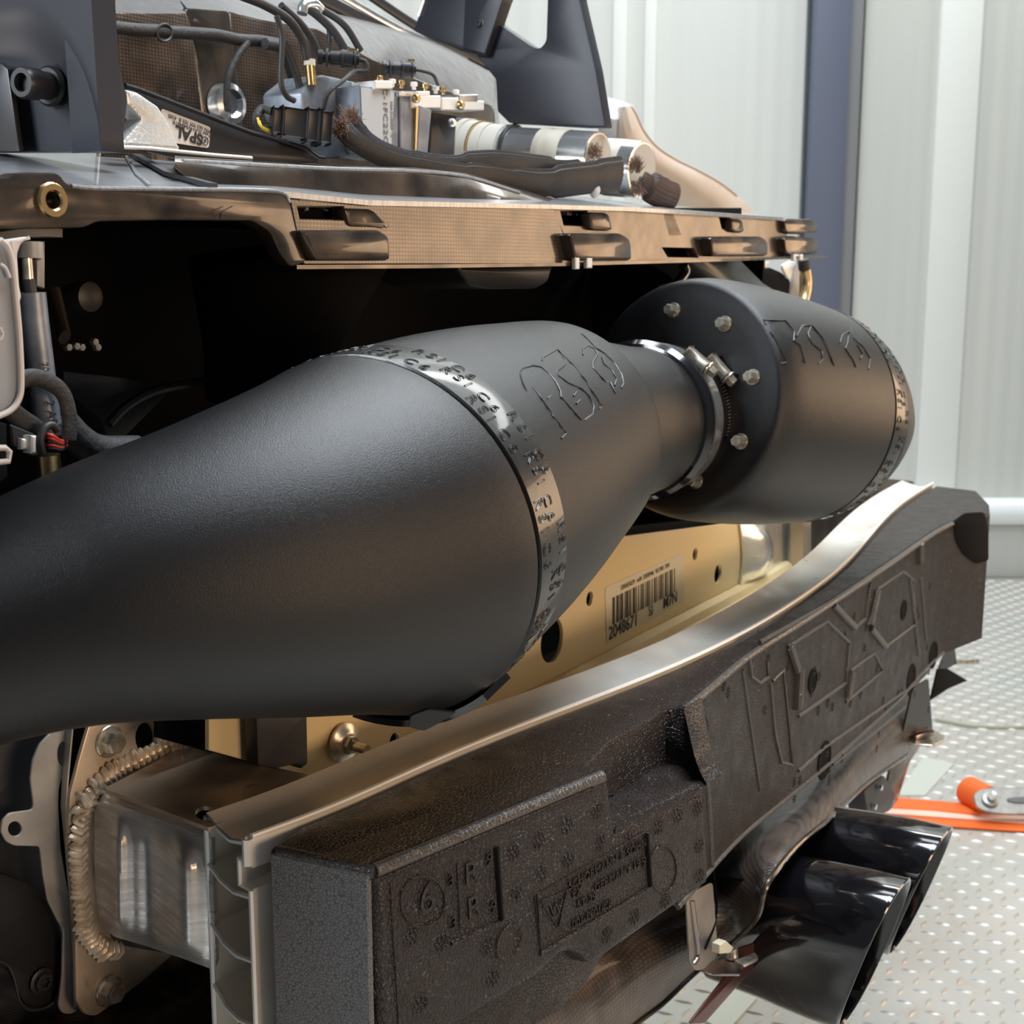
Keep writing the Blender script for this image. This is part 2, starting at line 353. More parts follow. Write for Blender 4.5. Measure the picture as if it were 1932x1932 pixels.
# long ramp channel running away on the right
mb = MB(); tube(mb, [PZ(1765, 1357, .004), PZ(1850, 1371, .004), PZ(1990, 1371, .004)], .005, 8); tag(mb.build('floor_cable', mat('grey_cable', (.35, .38, .3), .5)), 'thin grey cable lying across the tread plate floor at right', 'cable')
wall = None
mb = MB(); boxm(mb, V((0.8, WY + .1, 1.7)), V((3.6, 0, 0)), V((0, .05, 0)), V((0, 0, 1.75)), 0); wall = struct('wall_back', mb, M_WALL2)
def wx(px, y=WY): return PY(px, 500, y).x
def strip(x0, x1, y, d, name, m, parent, z0=.0, z1=3.4, ribs=0):
    mb = MB(); a, b = wx(x0), wx(x1)
    if ribs:
        n = ribs * 4 + 1; row = []
        for i in range(n):
            k = i % 4; row.append((a + (b - a) * i / (n - 1), y - (.002 if k in (1, 2) else 0)))
        grid(mb, [[V((x, yy, z0)) for x, yy in row], [V((x, yy, z1)) for x, yy in row]], th=V((0, d, 0)))
    else: boxm(mb, V(((a + b) / 2, y + d / 2, (z0 + z1) / 2)), V(((b - a) / 2, 0, 0)), V((0, d / 2, 0)), V((0, 0, (z1 - z0) / 2)), .004)
    return mb.build(name, m, parent)
strip(560, 1152, WY, .05, 'panel', M_WALL, wall, ribs=14)
strip(1172, 1212, WY, .05, 'panel', M_WALL, wall, ribs=1)
strip(1226, 1504, WY, .05, 'panel', M_WALL, wall, ribs=8)
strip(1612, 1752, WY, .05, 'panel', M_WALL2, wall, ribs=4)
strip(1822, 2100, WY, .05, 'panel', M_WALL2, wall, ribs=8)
strip(1150, 1176, WY - .012, .03, 'seam', M_SEAM, wall); strip(1208, 1230, WY - .012, .03, 'seam', M_SEAM, wall)
strip(1748, 1824, WY - .02, .05, 'seam', M_SEAM, wall)
mb = MB(); a, b = wx(1512), wx(1576); boxm(mb, V(((a + b) / 2, WY - .03, 1.7)), V(((b - a) / 2, 0, 0)), V((0, .05, 0)), V((0, 0, 1.7)), .004); pil = struct('trim_1', mb, M_PILLAR)
strip(1576, 1602, WY - .05, .08, 'pillar_side', M_PILLARS, pil)
# skirting at the wall foot: rounded white rail over a grey kick plate
mb = MB(); tube(mb, [V((-1, WY - .05, .245)), V((4, WY - .05, .245))], .05, 20, smooth=False); sk = struct('baseboard_back', mb, mat('white_rail_paint', (.86, .9, .92), .3))
strip(0, 2200, WY - .04, .06, 'kick_plate', M_WALL2, sk, .0, .19)
# ================================================================ SILENCER CANISTERS
def axv(az, el): az, el = math.radians(az), math.radians(el); return V((math.sin(az) * math.cos(el), math.cos(az) * math.cos(el), math.sin(el)))
def interp(tab, s):
    if s <= tab[0][0]: return tab[0][1]
    for (a, b), (c, d) in zip(tab, tab[1:]):
        if s <= c: t = (s - a) / (c - a); return b + (d - b) * t
    return tab[-1][1]
def smoothtab(tab, n=24):
    P = crom([V((a, b, 0)) for a, b in tab], max(2, n // len(tab))); return [(p.x, p.y) for p in P]
class Can:
    def __init__(s, o, ax, tab): s.o, s.ax, s.tab = o, ax.normalized(), smoothtab(tab, 30); s.up = (Z - s.ax * s.ax.z).normalized(); s.side = s.ax.cross(s.up)
    def pt(s, d, a, lift=0):   # a: 0 faces the viewer's side, grows upwards
        r = interp(s.tab, d) + lift; return s.o + s.ax * d + (s.side * math.cos(a) + s.up * math.sin(a)) * r
    def wrap(s, me, d0, a0, R=.122, rot=False, sx=1., sy=1., lift=0.):
        for v in me.vertices:
            x, y, z = v.co
            if rot: x, y = y, -x
            v.co = s.pt(d0 + x * sx, a0 + y * sy / R, z + lift)
        return me
o1 = V((-.095, .86, .923)); a1 = axv(26.3, 7.4)
T1 = [(0, .1245), (.06, .1226), (.12, .1195), (.18, .114), (.22, .109), (.26, .104), (.295, .0985), (.304, .092), (.308, .082)]
C1 = Can(o1, a1, T1)
can1 = thing('exhaust_silencer', 'large matte black silencer canister in the left foreground, its snout running off the left edge', 'silencer', V((o1.x, o1.y, .80)))
mb = MB(); grid(mb, [[C1.pt(s, 2 * math.pi * k / 96) for k in range(96)] for s in [.044 + .264 * i / 60 for i in range(61)]], closed=True, caps=True); mb.build('barrel', M_BLACK, can1)
# cone: bends away to the left
ks = [0, .05, .1, .15, .2, .25, .3, .4, .5]; cr = [.125, .1103, .0973, .0844, .0737, .0655, .0605, .0581, .057]; cz = [0, .0035, .0039, .0023, -.0019, -.0138, -.0348 + .004, -.0566, -.075]
tr = smoothtab(list(zip(ks, cr)), 40); tz = smoothtab(list(zip(ks, cz)), 40); rows = []; pos = V(o1); pos.z = o1.z; n = 60; L = .5; x = o1.x; y = o1.y
for i in range(n + 1):
    s = L * i / n; az = 26.3 + (68 - 26.3) * min(1, s / .4 * 2); el = 7.4 * (1 - s / L); a = axv(az, el)
    up = (Z - a * a.z).normalized(); sd = a.cross(up); r = interp(tr, s); c = V((x, y, o1.z + interp(tz, s)))
    # rolled edge at the seam
    if i == 0: rows.append([c + a * .004 + (sd * math.cos(2 * math.pi * k / 96) + up * math.sin(2 * math.pi * k / 96)) * (r - .006) for k in range(96)]); r -= .0012
    rows.append([c + (sd * math.cos(2 * math.pi * k / 96) + up * math.sin(2 * math.pi * k / 96)) * r for k in range(96)])
    x -= math.sin(math.radians(az)) * L / n; y -= math.cos(math.radians(az)) * L / n
mb = MB(); grid(mb, rows, closed=True, caps=True); mb.build('cone', M_BLACK, can1)
def band(C, d0, d1, root, flip=1):
    d1 = d0 + .043
    mb = MB(); w_ = d1 - d0
    rows = [[C.pt(d, 2 * math.pi * k / 120, l) for k in range(120)] for d, l in [(d0, -.01), (d0, -.002), (d0 + .001, .0004), (d0 + w_ * .5, .0008), (d1 - .001, .0002), (d1, -.002), (d1, -.01)]]
    grid(mb, rows, closed=True); b = mb.build('band', M_BAND, root)
    base = textmesh('R S I  C 6', .019, 0, .0003); mm = MB()
    for row in range(3):
        for k in range(8):
            ang = math.radians(-66 + k * 36 + row * 13)
            vs = []
            for v in base.vertices:
                x, y, z = v.co; vs.append(C.pt((d0 + d1) / 2 + (row - 1) * w_ * .29 + y * .8 * flip, ang - x * .62 / .122 * flip, z * .8 + .0009))
            mm.add(vs, [tuple(f.vertices) for f in base.polygons])
    mm.build('embossed_lettering', M_BAND, b, kind='stuff', flat=True); return b
C1b = Can(o1, a1, [(-.02, .1235), (0, .1245), (.06, .1226)]); band(C1b, .003, .036, can1)
def big_text(C, d0, a0, root, h, wd, **k):
    me = textmesh('RSI C6', 1.0, 0, .011 if 'o' not in k else k['o'])
    xs = [v.co.x for v in me.vertices]; ys = [v.co.y for v in me.vertices]; kx = wd / (max(xs) - min(xs)); ky = h / (max(ys) - min(ys)); x0 = min(xs); y0 = min(ys)
    for v in me.vertices:
        x, y, z = v.co; v.co = C.pt(d0 + (x - x0) * kx, a0 + ((y - y0) * ky) / .12, z * .07)
    return link('lettering', me, M_GLOSS, root, flat=True)
def oncan(C, px, py, lift=0):
    r = ray(px, py).normalized(); t = .5
    while t < 3:
        q = E0 + r * t - C.o; d = q.dot(C.ax); rad = (q - C.ax * d).length
        if -.4 < d < .4 and rad < interp(C.tab, d) + lift: return E0 + r * t
        t += .0015
    return None
def engrave(C, strokes, root, w_):
    mb = MB()
    for st in strokes:
        P = []
        for a, b in zip(st, st[1:]):
            n = max(2, int(math.hypot(b[0] - a[0], b[1] - a[1]) / 7)); P += [oncan(C, a[0] + (b[0] - a[0]) * i / n, a[1] + (b[1] - a[1]) * i / n, w_ * .2) for i in range(n)]
        P.append(oncan(C, *st[-1], w_ * .2)); P = [p for p in P if p is not None]
        if len(P) > 2: tube(mb, P, w_, 6, smooth=False)
    mb.build('lettering', M_BLACK2, root, label='thin stylised outline lettering')
def c6(L): return [(600 + x * .3623, 550 + y * .3623) for x, y in L]
def c4(L): return [(1100 + x * .4306, 350 + y * .4306) for x, y in L]
engrave(C1, [c6(q) for q in (
    [(1085, 520), (1060, 460), (1050, 425), (1065, 402), (1120, 385), (1160, 395), (1200, 425), (1240, 475), (1262, 520), (1264, 550), (1290, 580), (1325, 620), (1370, 670)],
    [(1120, 500), (1155, 545), (1225, 650), (1292, 740), (1268, 765)], [(1195, 560), (1212, 545)],
    [(1165, 362), (1172, 342), (1245, 302), (1268, 325), (1290, 365), (1285, 385), (1245, 415), (1252, 440), (1300, 475), (1370, 505), (1415, 550), (1436, 600), (1430, 640), (1385, 672)],
    [(1245, 302), (1330, 385), (1395, 465), (1440, 540), (1482, 600), (1462, 612)], [(1330, 545), (1350, 520)], [(1345, 585), (1365, 565)],
    [(1378, 330), (1380, 300), (1405, 283), (1440, 300), (1455, 330), (1430, 372), (1432, 400), (1460, 430), (1495, 470), (1520, 470), (1550, 532)],
    [(1372, 222), (1405, 250), (1440, 290), (1495, 325), (1545, 375), (1582, 435), (1592, 480), (1580, 502)], [(1478, 345), (1490, 380), (1530, 410), (1556, 455), (1545, 490)])], can1, .0008)
# snug clip under the canister
mb = MB(); rows = []
for k in range(13):
    a = math.radians(-100 + k * 4.2); rows.append([C1.pt(d, a, l) for d, l in ((-.006, .001), (-.006, .006), (.03, .006), (.03, .001))])
grid(mb, rows, closed=True, caps=True); mb.build('clip', M_GLOSS, can1)
mb = MB(); q = PY(820, 1352, .80); extr(mb, [[PP(x, y, q, V((-.2, 1, .25)).normalized()) for x, y in rnd([(775, 1350), (808, 1338), (862, 1344), (835, 1362), (800, 1380), (770, 1372)], 5)]], V((-.2, 1, .25)), .002, .0005); mb.build('clip_tongue', M_PLASTIC, can1)
# ---- far canister
o2 = V((.320, 1.512, .939)); a2 = axv(41, -8.6)
T2 = [(-.24, .112), (-.225, .120), (-.19, .1255), (-.10, .128), (0, .125), (.05, .119), (.10, .102), (.14, .086), (.2, .06), (.26, .03)]
C2 = Can(o2, a2, T2)
can2 = thing('exhaust_silencer', 'far matte black silencer canister with bolted end plate at right', 'silencer', V((o2.x, o2.y, .8)))
mb = MB(); grid(mb, [[C2.pt(s, 2 * math.pi * k / 96, l) for k in range(96)] for s, l in [(-.236, -.02), (-.236, -.003), (-.233, 0)] + [(-.228 + .228 * i / 20, 0) for i in range(21)]], closed=True, caps=True); mb.build('barrel', M_BLACK, can2)
mb = MB(); grid(mb, [[C2.pt(s, 2 * math.pi * k / 96, l) for k in range(96)] for s, l in [(.047, -.008), (.047, -.001)] + [(.049 + .21 * i / 20, 0) for i in range(21)]], closed=True, caps=True); mb.build('cone', M_BLACK, can2)
band(C2, .003, .036, can2)
engrave(C2, [c4(q) for q in (
    [(800, 610), (790, 590), (885, 592), (925, 640), (922, 680), (950, 700), (972, 778)], [(820, 640), (850, 690), (893, 775), (865, 782)],
    [(935, 660), (960, 615), (1000, 615), (985, 650), (1000, 690), (1045, 725), (1052, 760), (1030, 782)], [(1000, 612), (1050, 670), (1100, 790)],
    [(1125, 690), (1135, 655), (1165, 640), (1160, 690), (1150, 715), (1180, 760), (1195, 797)], [(1170, 625), (1185, 670), (1230, 710), (1258, 760), (1250, 805)], [(1200, 700), (1225, 740), (1215, 760)])], can2, .0011)
fc = C2.o + C2.ax * -.236
for deg in (100, 58, 16, -26, -68, -105):
    a = math.radians(deg); bolt(fc + (C2.side * math.cos(a) + C2.up * math.sin(a)) * .088, -C2.ax, .0058, .012, M_ZINC, can2, 'flange_bolt')
# connecting pipe and hose clamp
ac = axv(26.5, 7.2); oc = V((.157, 1.349, .966)) - ac * .075; pr = thing('connecting_pipe', 'matte black pipe joining the two silencer canisters', 'pipe', V((oc.x, oc.y, .88)))
mb = MB(); st = C1.o + C1.ax * .30; d = (oc - st); ln = d.length
revolve(mb, st, d, [(0, .083), (ln * .2, .082), (ln * .45, .078), (ln * .75, .073), (ln, .0705), (ln + .06, .0705)], 64); mb.build('pipe', M_BLACK, pr)
hc = thing('hose_clamp', 'polished steel hose clamp around the pipe between the canisters', 'clamp', V((oc.x, oc.y, .89)))
ax = d.normalized(); up = (Z - ax * ax.z).normalized(); sd = ax.cross(up)
mb = MB(); revolve(mb, oc, ax, [(.010, .0735), (.010, .0752), (.02, .0754), (.03, .0752), (.03, .0735)], 72, caps=False); mb.build('band', M_CHROME, hc)
mb = MB(); revolve(mb, oc, ax, [(-.012, .0705), (-.011, .0742), (-.004, .078), (.0, .0705)], 72, caps=False); mb.build('sleeve_lip', M_GLOSS, hc)
mb = MB(); revolve(mb, oc, ax, [(.046, .0705), (.046, .0728), (.056, .0728), (.056, .0705)], 72, caps=False); mb.build('band', M_TITAN, hc)
def onp(s, deg, r): a = math.radians(deg); return oc + ax * s + (sd * math.cos(a) + up * math.sin(a)) * r
for s0, dg in ((.014, 58), (.05, 50)):
    p0, p1 = onp(s0, dg, .080), onp(s0, dg - 18, .082); t = (p1 - p0).normalized(); mb = MB()
    nn = (onp(s0, dg - 9, 1) - onp(s0, dg - 9, 0)).normalized(); boxm(mb, (p0 + p1) / 2, t * .013, nn * .005, ax * .006, .0015); h = mb.build('screw_housing', M_ZINC, hc)
    bolt(p1 + t * .001, t, .0058, .009, M_ZINC, h, 'screw')
mb = MB()
for k in range(16):
    a0_ = 28 - k * 2.6; p0 = onp(.047, a0_, 0.0738); p1 = onp(.055, a0_ + 1, 0.0738); tube(mb, [p0, p1], .0005, 6, smooth=False)
mb.build('worm_slots', M_ZINC, hc, kind='stuff')
# ================================================================ BUMPER BEAM (aluminium extrusion)
ZB = .7419
rail = [PZ(*q, ZB) for q in [(474, 1579), (650, 1515), (860, 1415), (1100, 1325), (1380, 1215), (1550, 1100), (1620, 1040), (1680, 960), (1760, 912)]]
# straighten the traced line with a smooth bow
rl = crom(rail, 8)
def smooth(P, it=8):
    for _ in range(it): P = [P[0]] + [(P[i - 1] + P[i] * 2 + P[i + 1]) / 4 for i in range(1, len(P) - 1)] + [P[-1]]
    return P
rl = smooth(rl, 30)
beam = thing('bumper_beam', 'curved bare aluminium bumper beam, cut open at its near end', 'bumper beam', V((rl[0].x, rl[0].y, .60)))
# section in (d, z): d from the rear face towards the car's front, measured at the cut end
D = .052; t_ = .0022
def sweep(mb, sec, i0=0):
    rows = []
    for i in range(i0, len(rl)):
        t = (rl[min(i + 1, len(rl) - 1)] - rl[max(i - 1, 0)]).normalized(); inn = V((-t.y, t.x, 0))
        kk = 1
        rows.append([rl[i] + inn * d + Z * z for d, z in sec])
    grid(mb, rows, closed=True)
    for r in (rows[0], rows[-1]):
        F = tessellate_polygon([[V((d, z, 0)) for d, z in sec]]); mb.add(r, [tuple(f) for f in F])
def box2(d0, z0, d1, z1): return [(d0, z0), (d1, z0), (d1, z1), (d0, z1)]
mb = MB()
# top web with raised rear rail, front wall, rear wall with its slot, and the inner shelves
sweep(mb, [(0, 0), (.004, .0), (.006, -.004), (.022, -.0075), (.04, -.003), (D, .001), (D, -.0015), (.04, -.006), (.022, -.0105), (.008, -.008), (.007, -.0215), (-.0, -.0215)])
sweep(mb, box2(D - t_, -.16, D, -.0005)); 
mb.build('top_web', M_ALU, beam)
mb = MB()
sweep(mb, [(.007, -.0195), (.012, -.0195), (.012, -.036), (.0, -.036), (.0, -.16), (.0022, -.16), (.0022, -.0385), (.0142, -.0385), (.0142, -.0172), (.007, -.0172)])
mb.build('rear_wall', M_ALU, beam)
for z0, dz in ((-.040, .006), (-.085, .008), (-.132, .01)):
    mb = MB(); sec = [(D - t_, z0 + dz), (.035, z0 - .001), (.02, z0 - .004), (.002, z0 - .001), (.002, z0 - .0035), (.02, z0 - .0065), (.035, z0 - .0035), (D - t_, z0 + dz - .0025)]
    sweep(mb, sec); mb.build('shelf', M_ALU, beam)
mb = MB(); tube(mb, [p + Z * .0004 + V((0, 0, 0)) for p in rl], .0021, 8, smooth=False); mb.build('rail_highlight', M_ALUW, beam, label='pale tube for the highlight on the raised rail at the rear top edge')  # added line; the rail's highlight is put into a pale tube
# bright sawn edge of the cut end
mb = MB(); t0 = (rl[1] - rl[0]).normalized(); inn0 = V((-t0.y, t0.x, 0))
def cutpt(d, z): return rl[0] + inn0 * d + Z * z - t0 * .0008
def cutline(pts, w_=.0018):
    tube(mb, [cutpt(d, z) for d, z in pts], w_, 6, smooth=False)
cutline([(.003, -.002), (.008, -.006), (.022, -.009), (.04, -.0045), (D - .001, -.001), (D - .001, -.16)], .002)
cutline([(.0035, -.002), (.0035, -.02)], .0036); cutline([(.0035, -.018), (.013, -.0185), (.013, -.037), (.001, -.037), (.001, -.16)], .002)
for z0, dz in ((-.040, .006), (-.085, .008), (-.132, .01)): cutline([(D - t_, z0 + dz - .001), (.035, z0 - .002), (.02, z0 - .005), (.001, z0 - .002)], .0018)
mb.build('sawn_edge', M_ALUW, beam, label='bright sawn edge of the open hollow section')
# ================================================================ FOAM ABSORBER
foam = thing('foam_absorber', 'dark brown moulded foam impact absorber in front of the aluminium beam', 'foam absorber', V((.2, 1.2, .53)))
ZF = .7385
A0, A1 = PZ(705, 1640, ZF), PZ(1150, 1455, ZF); dA = (A1 - A0).normalized(); nA = V((-dA.y, dA.x, 0))
def fa(x, y): return PP(x, y, A0, nA)
outA = [(705, 1640), (1150, 1455), (1165, 1562), (1318, 1487), (1331, 1482), (1342, 1640), (1340, 1668), (1130, 1817), (1116, 1822), (1101, 1806), (1080, 1799), (1059, 1805), (1012, 1851), (720, 2020)]
E1 = PZ(512, 1597, ZF) - A0
outA = [outA[0]] + outA[1:]
mbA = MB(); loop = [fa(*q) for q in outA]
nrm = nA
# rounded front edges: offset front, then full, then deep
extr(mbA, [loop], nrm, .04, .009, vec=E1 * .55)
mbA.build('front_block', M_FOAM, foam)
mb = MB(); tube(mb, [A0 + dA * .004 + nA * .0042 - Z * .0042, A1 - dA * .004 + nA * .0042 - Z * .0042], .0047, 14, smooth=False); mb.build('rounded_edge', M_FOAMEDGE, foam)  # paler tube carries the highlight of the rounded edge
mb = MB(); tube(mb, [A0 + dA * .003 + nA * .003 - Z * .004, A0 + E1 * .97 + dA * .003 - Z * .004], .004, 14, smooth=False); mb.build('rounded_edge', M_FOAMEDGE, foam)
# rear layer of the near block, up against the rail, as a plan-shaped prism
def prism(mb, plan, z0, z1, bev=.003):
    lo = [V((p.x, p.y, z1)) for p in plan]; extr(mb, [lo], -Z, z1 - z0, bev)
def railpt(px):  # point of the rail whose picture column is nearest px
    best = None
    for p in rl:
        yy = p.y * CP - (p.z - EYE) * SP; q = 966 + FPX * p.x / yy
        if best is None or abs(q - px) < best[0]: best = (abs(q - px), p)
    return best[1]
def offr(px, d, z=ZF):
    p = railpt(px); i = rl.index(p); t = (rl[min(i + 1, len(rl) - 1)] - rl[max(i - 1, 0)]).normalized(); inn = V((-t.y, t.x, 0)); return V((p.x - inn.x * d, p.y - inn.y * d, z))
mb = MB()
plan = [A0 + E1 * .2, PZ(1060, 1475, ZF), PZ(1112, 1436, ZF), PZ(1150, 1395, ZF), PZ(1262, 1335, ZF), PZ(1296, 1328, ZF), offr(1340, .003), offr(1290, .003), offr(1180, .003), offr(1060, .003), offr(950, .003), offr(800, .003), offr(650, .003), offr(560, .003), A0 + E1 * 1.0]
prism(mb, [V((q.x, q.y, ZF - .0003)) for q in plan], .56, ZF - .0003); mb.build('rear_block', M_FOAM, foam)
# near end cap; cool light from the left is put into its paler grey
mb = MB(); e0 = A0 + E1 * .04 - dA * .0015; e1_ = A0 + E1 * 1.0 - dA * .0015
ne = (E1.normalized()).cross(Z); ne = ne if ne.dot(dA) > 0 else -ne
extr(mb, [rnd3 for rnd3 in [[V((p.x, p.y, z)) for p, z in ((e0, ZF - .004), (e1_, ZF - .004), (e1_, .55), (e0, .55))]]], ne, .004, .001); mb.build('end_face', M_FOAMEND, foam, label='end face with cool side light put into its grey')
# pocket floor
zp = fa(1163, 1562).z - .0005; R0, R1 = fa(1163, 1562), fa(1334, 1482)
def zq(x, y): return PZ(x, y, zp)
mb = MB(); extr(mb, [[V((q.x, q.y, zp)) + nA * .001 for q in (R0, zq(1157, 1470), zq(1165, 1448), zq(1235, 1440), zq(1300, 1440), R1)]], -Z, .05, .0); mb.build('pocket_floor', M_FOAM, foam)
mb = MB(); w0, w1 = PZ(1288, 1335, ZF - .002), PZ(1400, 1300, ZF - .002)
# curved wall that closes the pocket on the right
bk = PZ(1255, 1337, ZF); Ec = crom([PY(1290, 1336, 1.062), PY(1299, 1378, 1.045), PY(1310, 1425, 1.02), PY(1322, 1458, R1.y + .012), R1 + Z * .001], 3)
Bc = [V((bk.x, bk.y, ZF - .002 + (zp - ZF) * i / (len(Ec) - 1))) for i in range(len(Ec))]
g = [[b + (e - b) * t + V((.010, .006, 0)) * math.sin(math.pi * t) - Z * .012 * math.sin(math.pi * t) * (k / len(Ec)) for t in [i / 8 for i in range(9)]] for k, (e, b) in enumerate(zip(Ec, Bc))]
grid(mb, g, th=V((.016, .024, 0))); mb.build('pocket_wall', M_FOAM, foam)
# far block along the bow
topB = [(1288, 1335), (1350, 1283), (1410, 1232), (1500, 1176), (1600, 1112), (1700, 1045), (1760, 1003), (1795, 985)]
PB = smooth(crom([PZ(*q, ZF) for q in topB], 5), 6)
plan = [PB[0] + V((-.004, .012, 0))] + PB + [PZ(1868, 968, ZF), PZ(1866, 948, ZF), PZ(1845, 926, ZF), offr(1758, .004), offr(1720, .003), offr(1690, .003), offr(1650, .003), offr(1600, .003), offr(1550, .003), offr(1500, .003), offr(1440, .003), offr(1380, .003), offr(1300, .003)]
MBLK = plan
def onB(px, py, lift=0):
    """point on the rear face of the far block"""
    r = ray(px, py); best = None
    for a, b in zip(PB, PB[1:]):
        n_ = V((-(b - a).y, (b - a).x, 0)).normalized(); t = (a - E0).dot(n_) / r.dot(n_); q = E0 + r * t; s = (q - a).dot(b - a) / (b - a).length_squared
        if -.02 <= s <= 1.02 or best is None: best = q - n_ * lift
        if -.02 <= s <= 1.02: return best
    return best
zb_pts = [(1.06, .556), (1.16, .553), (1.4, .541), (1.72, .53), (1.85, .537), (2.1, .548)]
def zbot(y): return interp(zb_pts, y)
mb = MB(); topl = [V((p.x, p.y, ZF)) for p in MBLK]; n_ = len(topl); ins = [V(q).to_3d() + Z * ZF for q in [V(t) for t in inset([(p.x, p.y) for p in topl], .004)]]
rows = [ins, [p - Z * .004 for p in topl], [V((p.x, p.y, zbot(p.y))) for p in topl]]
grid(mb, rows, closed=True)
for r_ in (rows[0], rows[-1]): mb.add(r_, [tuple(f) for f in tessellate_polygon([[V((p.x, p.y, 0)) for p in r_]])])
mb.build('main_block', M_FOAM, foam)
def ribB(pts, w_=.0016, m=M_FOAMEDGE, name='raised_edge', lift=.0001, closed=False, k=None):
    P = []
    for (x0, y0), (x1, y1) in zip(pts, pts[1:] + (pts[:1] if closed else [])):
        n = max(2, int(math.hypot(x1 - x0, y1 - y0) / 18))
        P += [onB(x0 + (x1 - x0) * i / n, y0 + (y1 - y0) * i / n, lift) for i in range(n)]
    if not closed: P.append(onB(*pts[-1], lift))
    mb = MB(); tube(mb, P, w_, 6, smooth=False); return mb.build(name, m, foam)
def c3(x, y): return (1150 + x * .4048, 900 + y * .4048)
ribB([c3(830, 790), c3(1015, 672), c3(1115, 770), c3(1100, 960), c3(880, 1115)], .002)
ribB([c3(700, 770), c3(1215, 480), c3(1190, 660), c3(1140, 705), c3(1035, 590)], .0022)
ribB([c3(1205, 690), c3(1250, 520), c3(1370, 440), c3(1415, 480), c3(1420, 690), c3(1280, 795), c3(1215, 705)], .002)
ribB([c3(1100, 1040), c3(1125, 900), c3(1235, 820), c3(1270, 905), c3(1100, 1050)], .0018)
ribB([c3(880, 1370), c3(1000, 1260), c3(1430, 960), c3(1490, 900)], .002)
ribB([c3(1040, 1340), c3(1250, 1180), c3(1380, 1070)], .0016)
ribB([c3(750, 960), c3(770, 1200), c3(800, 1330), c3(850, 1340), c3(840, 1200), c3(810, 900), c3(760, 950)], .0018)
ribB([c3(650, 830), c3(660, 930), c3(700, 960), c3(740, 930), c3(735, 860)], .002)
ribB([c3(620, 900), c3(700, 1460)], .0013)
mb = MB(); tube(mb, [V((p.x, p.y, zbot(p.y) + .002)) for p in PB], .0024, 8, smooth=False); mb.build('lower_edge', M_FOAMEDGE, foam)
mb = MB(); tube(mb, [V((p.x, p.y, ZF - .003)) + V((.002, .002, 0)) for p in PB], .0034, 8, smooth=False); mb.build('upper_edge', M_FOAMEDGE, foam)
ribB([(1312, 1400), (1322, 1440), (1334, 1480), (1340, 1560), (1344, 1640)], .0022)
ribB([c3(1400, 470), c3(1440, 830)], .0026); ribB([c3(1450, 470), c3(1475, 760)], .0022)
def barB(a, b, w_, name='raised_bar'):
    mb = MB(); tube(mb, [onB(*a, .001), onB(*b, .001)], w_, 8, smooth=False); return mb.build(name, M_FOAMEDGE, foam)
barB(c3(1210, 690), c3(1245, 530), .005); barB(c3(1105, 1030), c3(1125, 905), .005); barB(c3(1040, 595), c3(1140, 700), .004); barB(c3(1215, 705), c3(1285, 790), .004)
barB(c3(880, 890), c3(870, 1080), .006); barB(c3(835, 790), c3(870, 900), .005); barB(c3(1440, 310), c3(1440, 400), .007)
def discB(x, y, r, m=M_DARK, name='hole', k=1.):  # shallow discs; the dark ones carry the recess shade in their colour
    q = onB(x, y, 0); q2 = onB(x + 12, y, 0); q3 = onB(x - 12, y); t = (q2 - q3); t.z = 0; t.normalize(); n_ = V((-t.y, t.x, 0)); mb = MB()
    rows = [[q + (t * math.cos(a * .2618) + Z * math.sin(a * .2618)) * rr * r - n_ * l for a in range(24)] for rr, l in ((1.15, .0), (1.1, .0012), (1.0, .0012), (.92, .0004), (.5, .0003))]
    grid(mb, rows, closed=True, caps=True); return mb.build(name, m, foam)
for x, y, r in ((1325, 1380, .013), (c3(420, 1190)[0], c3(420, 1190)[1], .013), (c3(945, 950)[0], c3(945, 950)[1], .012), (c3(1370, 620)[0], c3(1370, 620)[1], .012), (c3(1508, 830)[0], c3(1508, 830)[1], .018)):
    if x > 1321 or True: discB(x, y, r, M_FOAM if r == .013 else M_DARK, 'recess')
for x, y in (c3(1405, 945), c3(1000, 1320)): discB(x, y, .02, M_DARK, 'recess')
_d = (PZ(1868, 968, ZF) - PB[-1]); _d.z = 0; _n = V((-_d.y, _d.x, 0)).normalized()
plate('end_recess_shade', rnd([(1800, 985), (1822, 968), (1858, 966), (1866, 1000), (1866, 1058), (1842, 1064), (1818, 1046), (1804, 1020)], 6), 0, .003, M_DARK, foam, pf=lambda x, y: PP(x, y, PB[-1] - _n * .0015, _n), n=_n)  # flat dark plate; shade of the hollow is put into its colour
mb = MB()
for (x, y, rx, ry) in ((1250, 1635, 26, 44),):
    tube(mb, [fa(*q) - nA * .0003 for q in ell(x, y + 5, rx, ry, 28)] + [fa(x + rx, y + 5) - nA * .0003], .0006, 5, smooth=False)
tube(mb, [fa(*q) - nA * .0003 for q in ell(797, 1700, 42, 48, 28)] + [fa(839, 1700) - nA * .0003], .0007, 5, smooth=False)
def lineA(pts, w_=.0007): tube(mb, [fa(*q) - nA * .0003 for q in pts], w_, 5, smooth=False)
lineA([(1008, 1692), (1020, 1800), (1012, 1688), (1215, 1570), (1224, 1572)]); lineA([(1018, 1800), (1228, 1673)], .0016)
lineA([(850, 1780), (948, 1737)], .0018); lineA([(862, 1630), (868, 1752)]); lineA([(705, 1662), (1120, 1486)], .0006); lineA([(736, 1665), (752, 1932)], .0006)
lineA([(1020, 1700), (1068, 1680), (1052, 1750), (1020, 1700)], .0008)
mb.build('mould_lines', M_FOAM, foam, label='raised mould lines, rings and a triangle around the moulded lettering')
mb = MB()
def lineA2(pts, w_): tube(mb, [fa(*q) + nA * .0002 for q in pts], w_, 6, smooth=False)
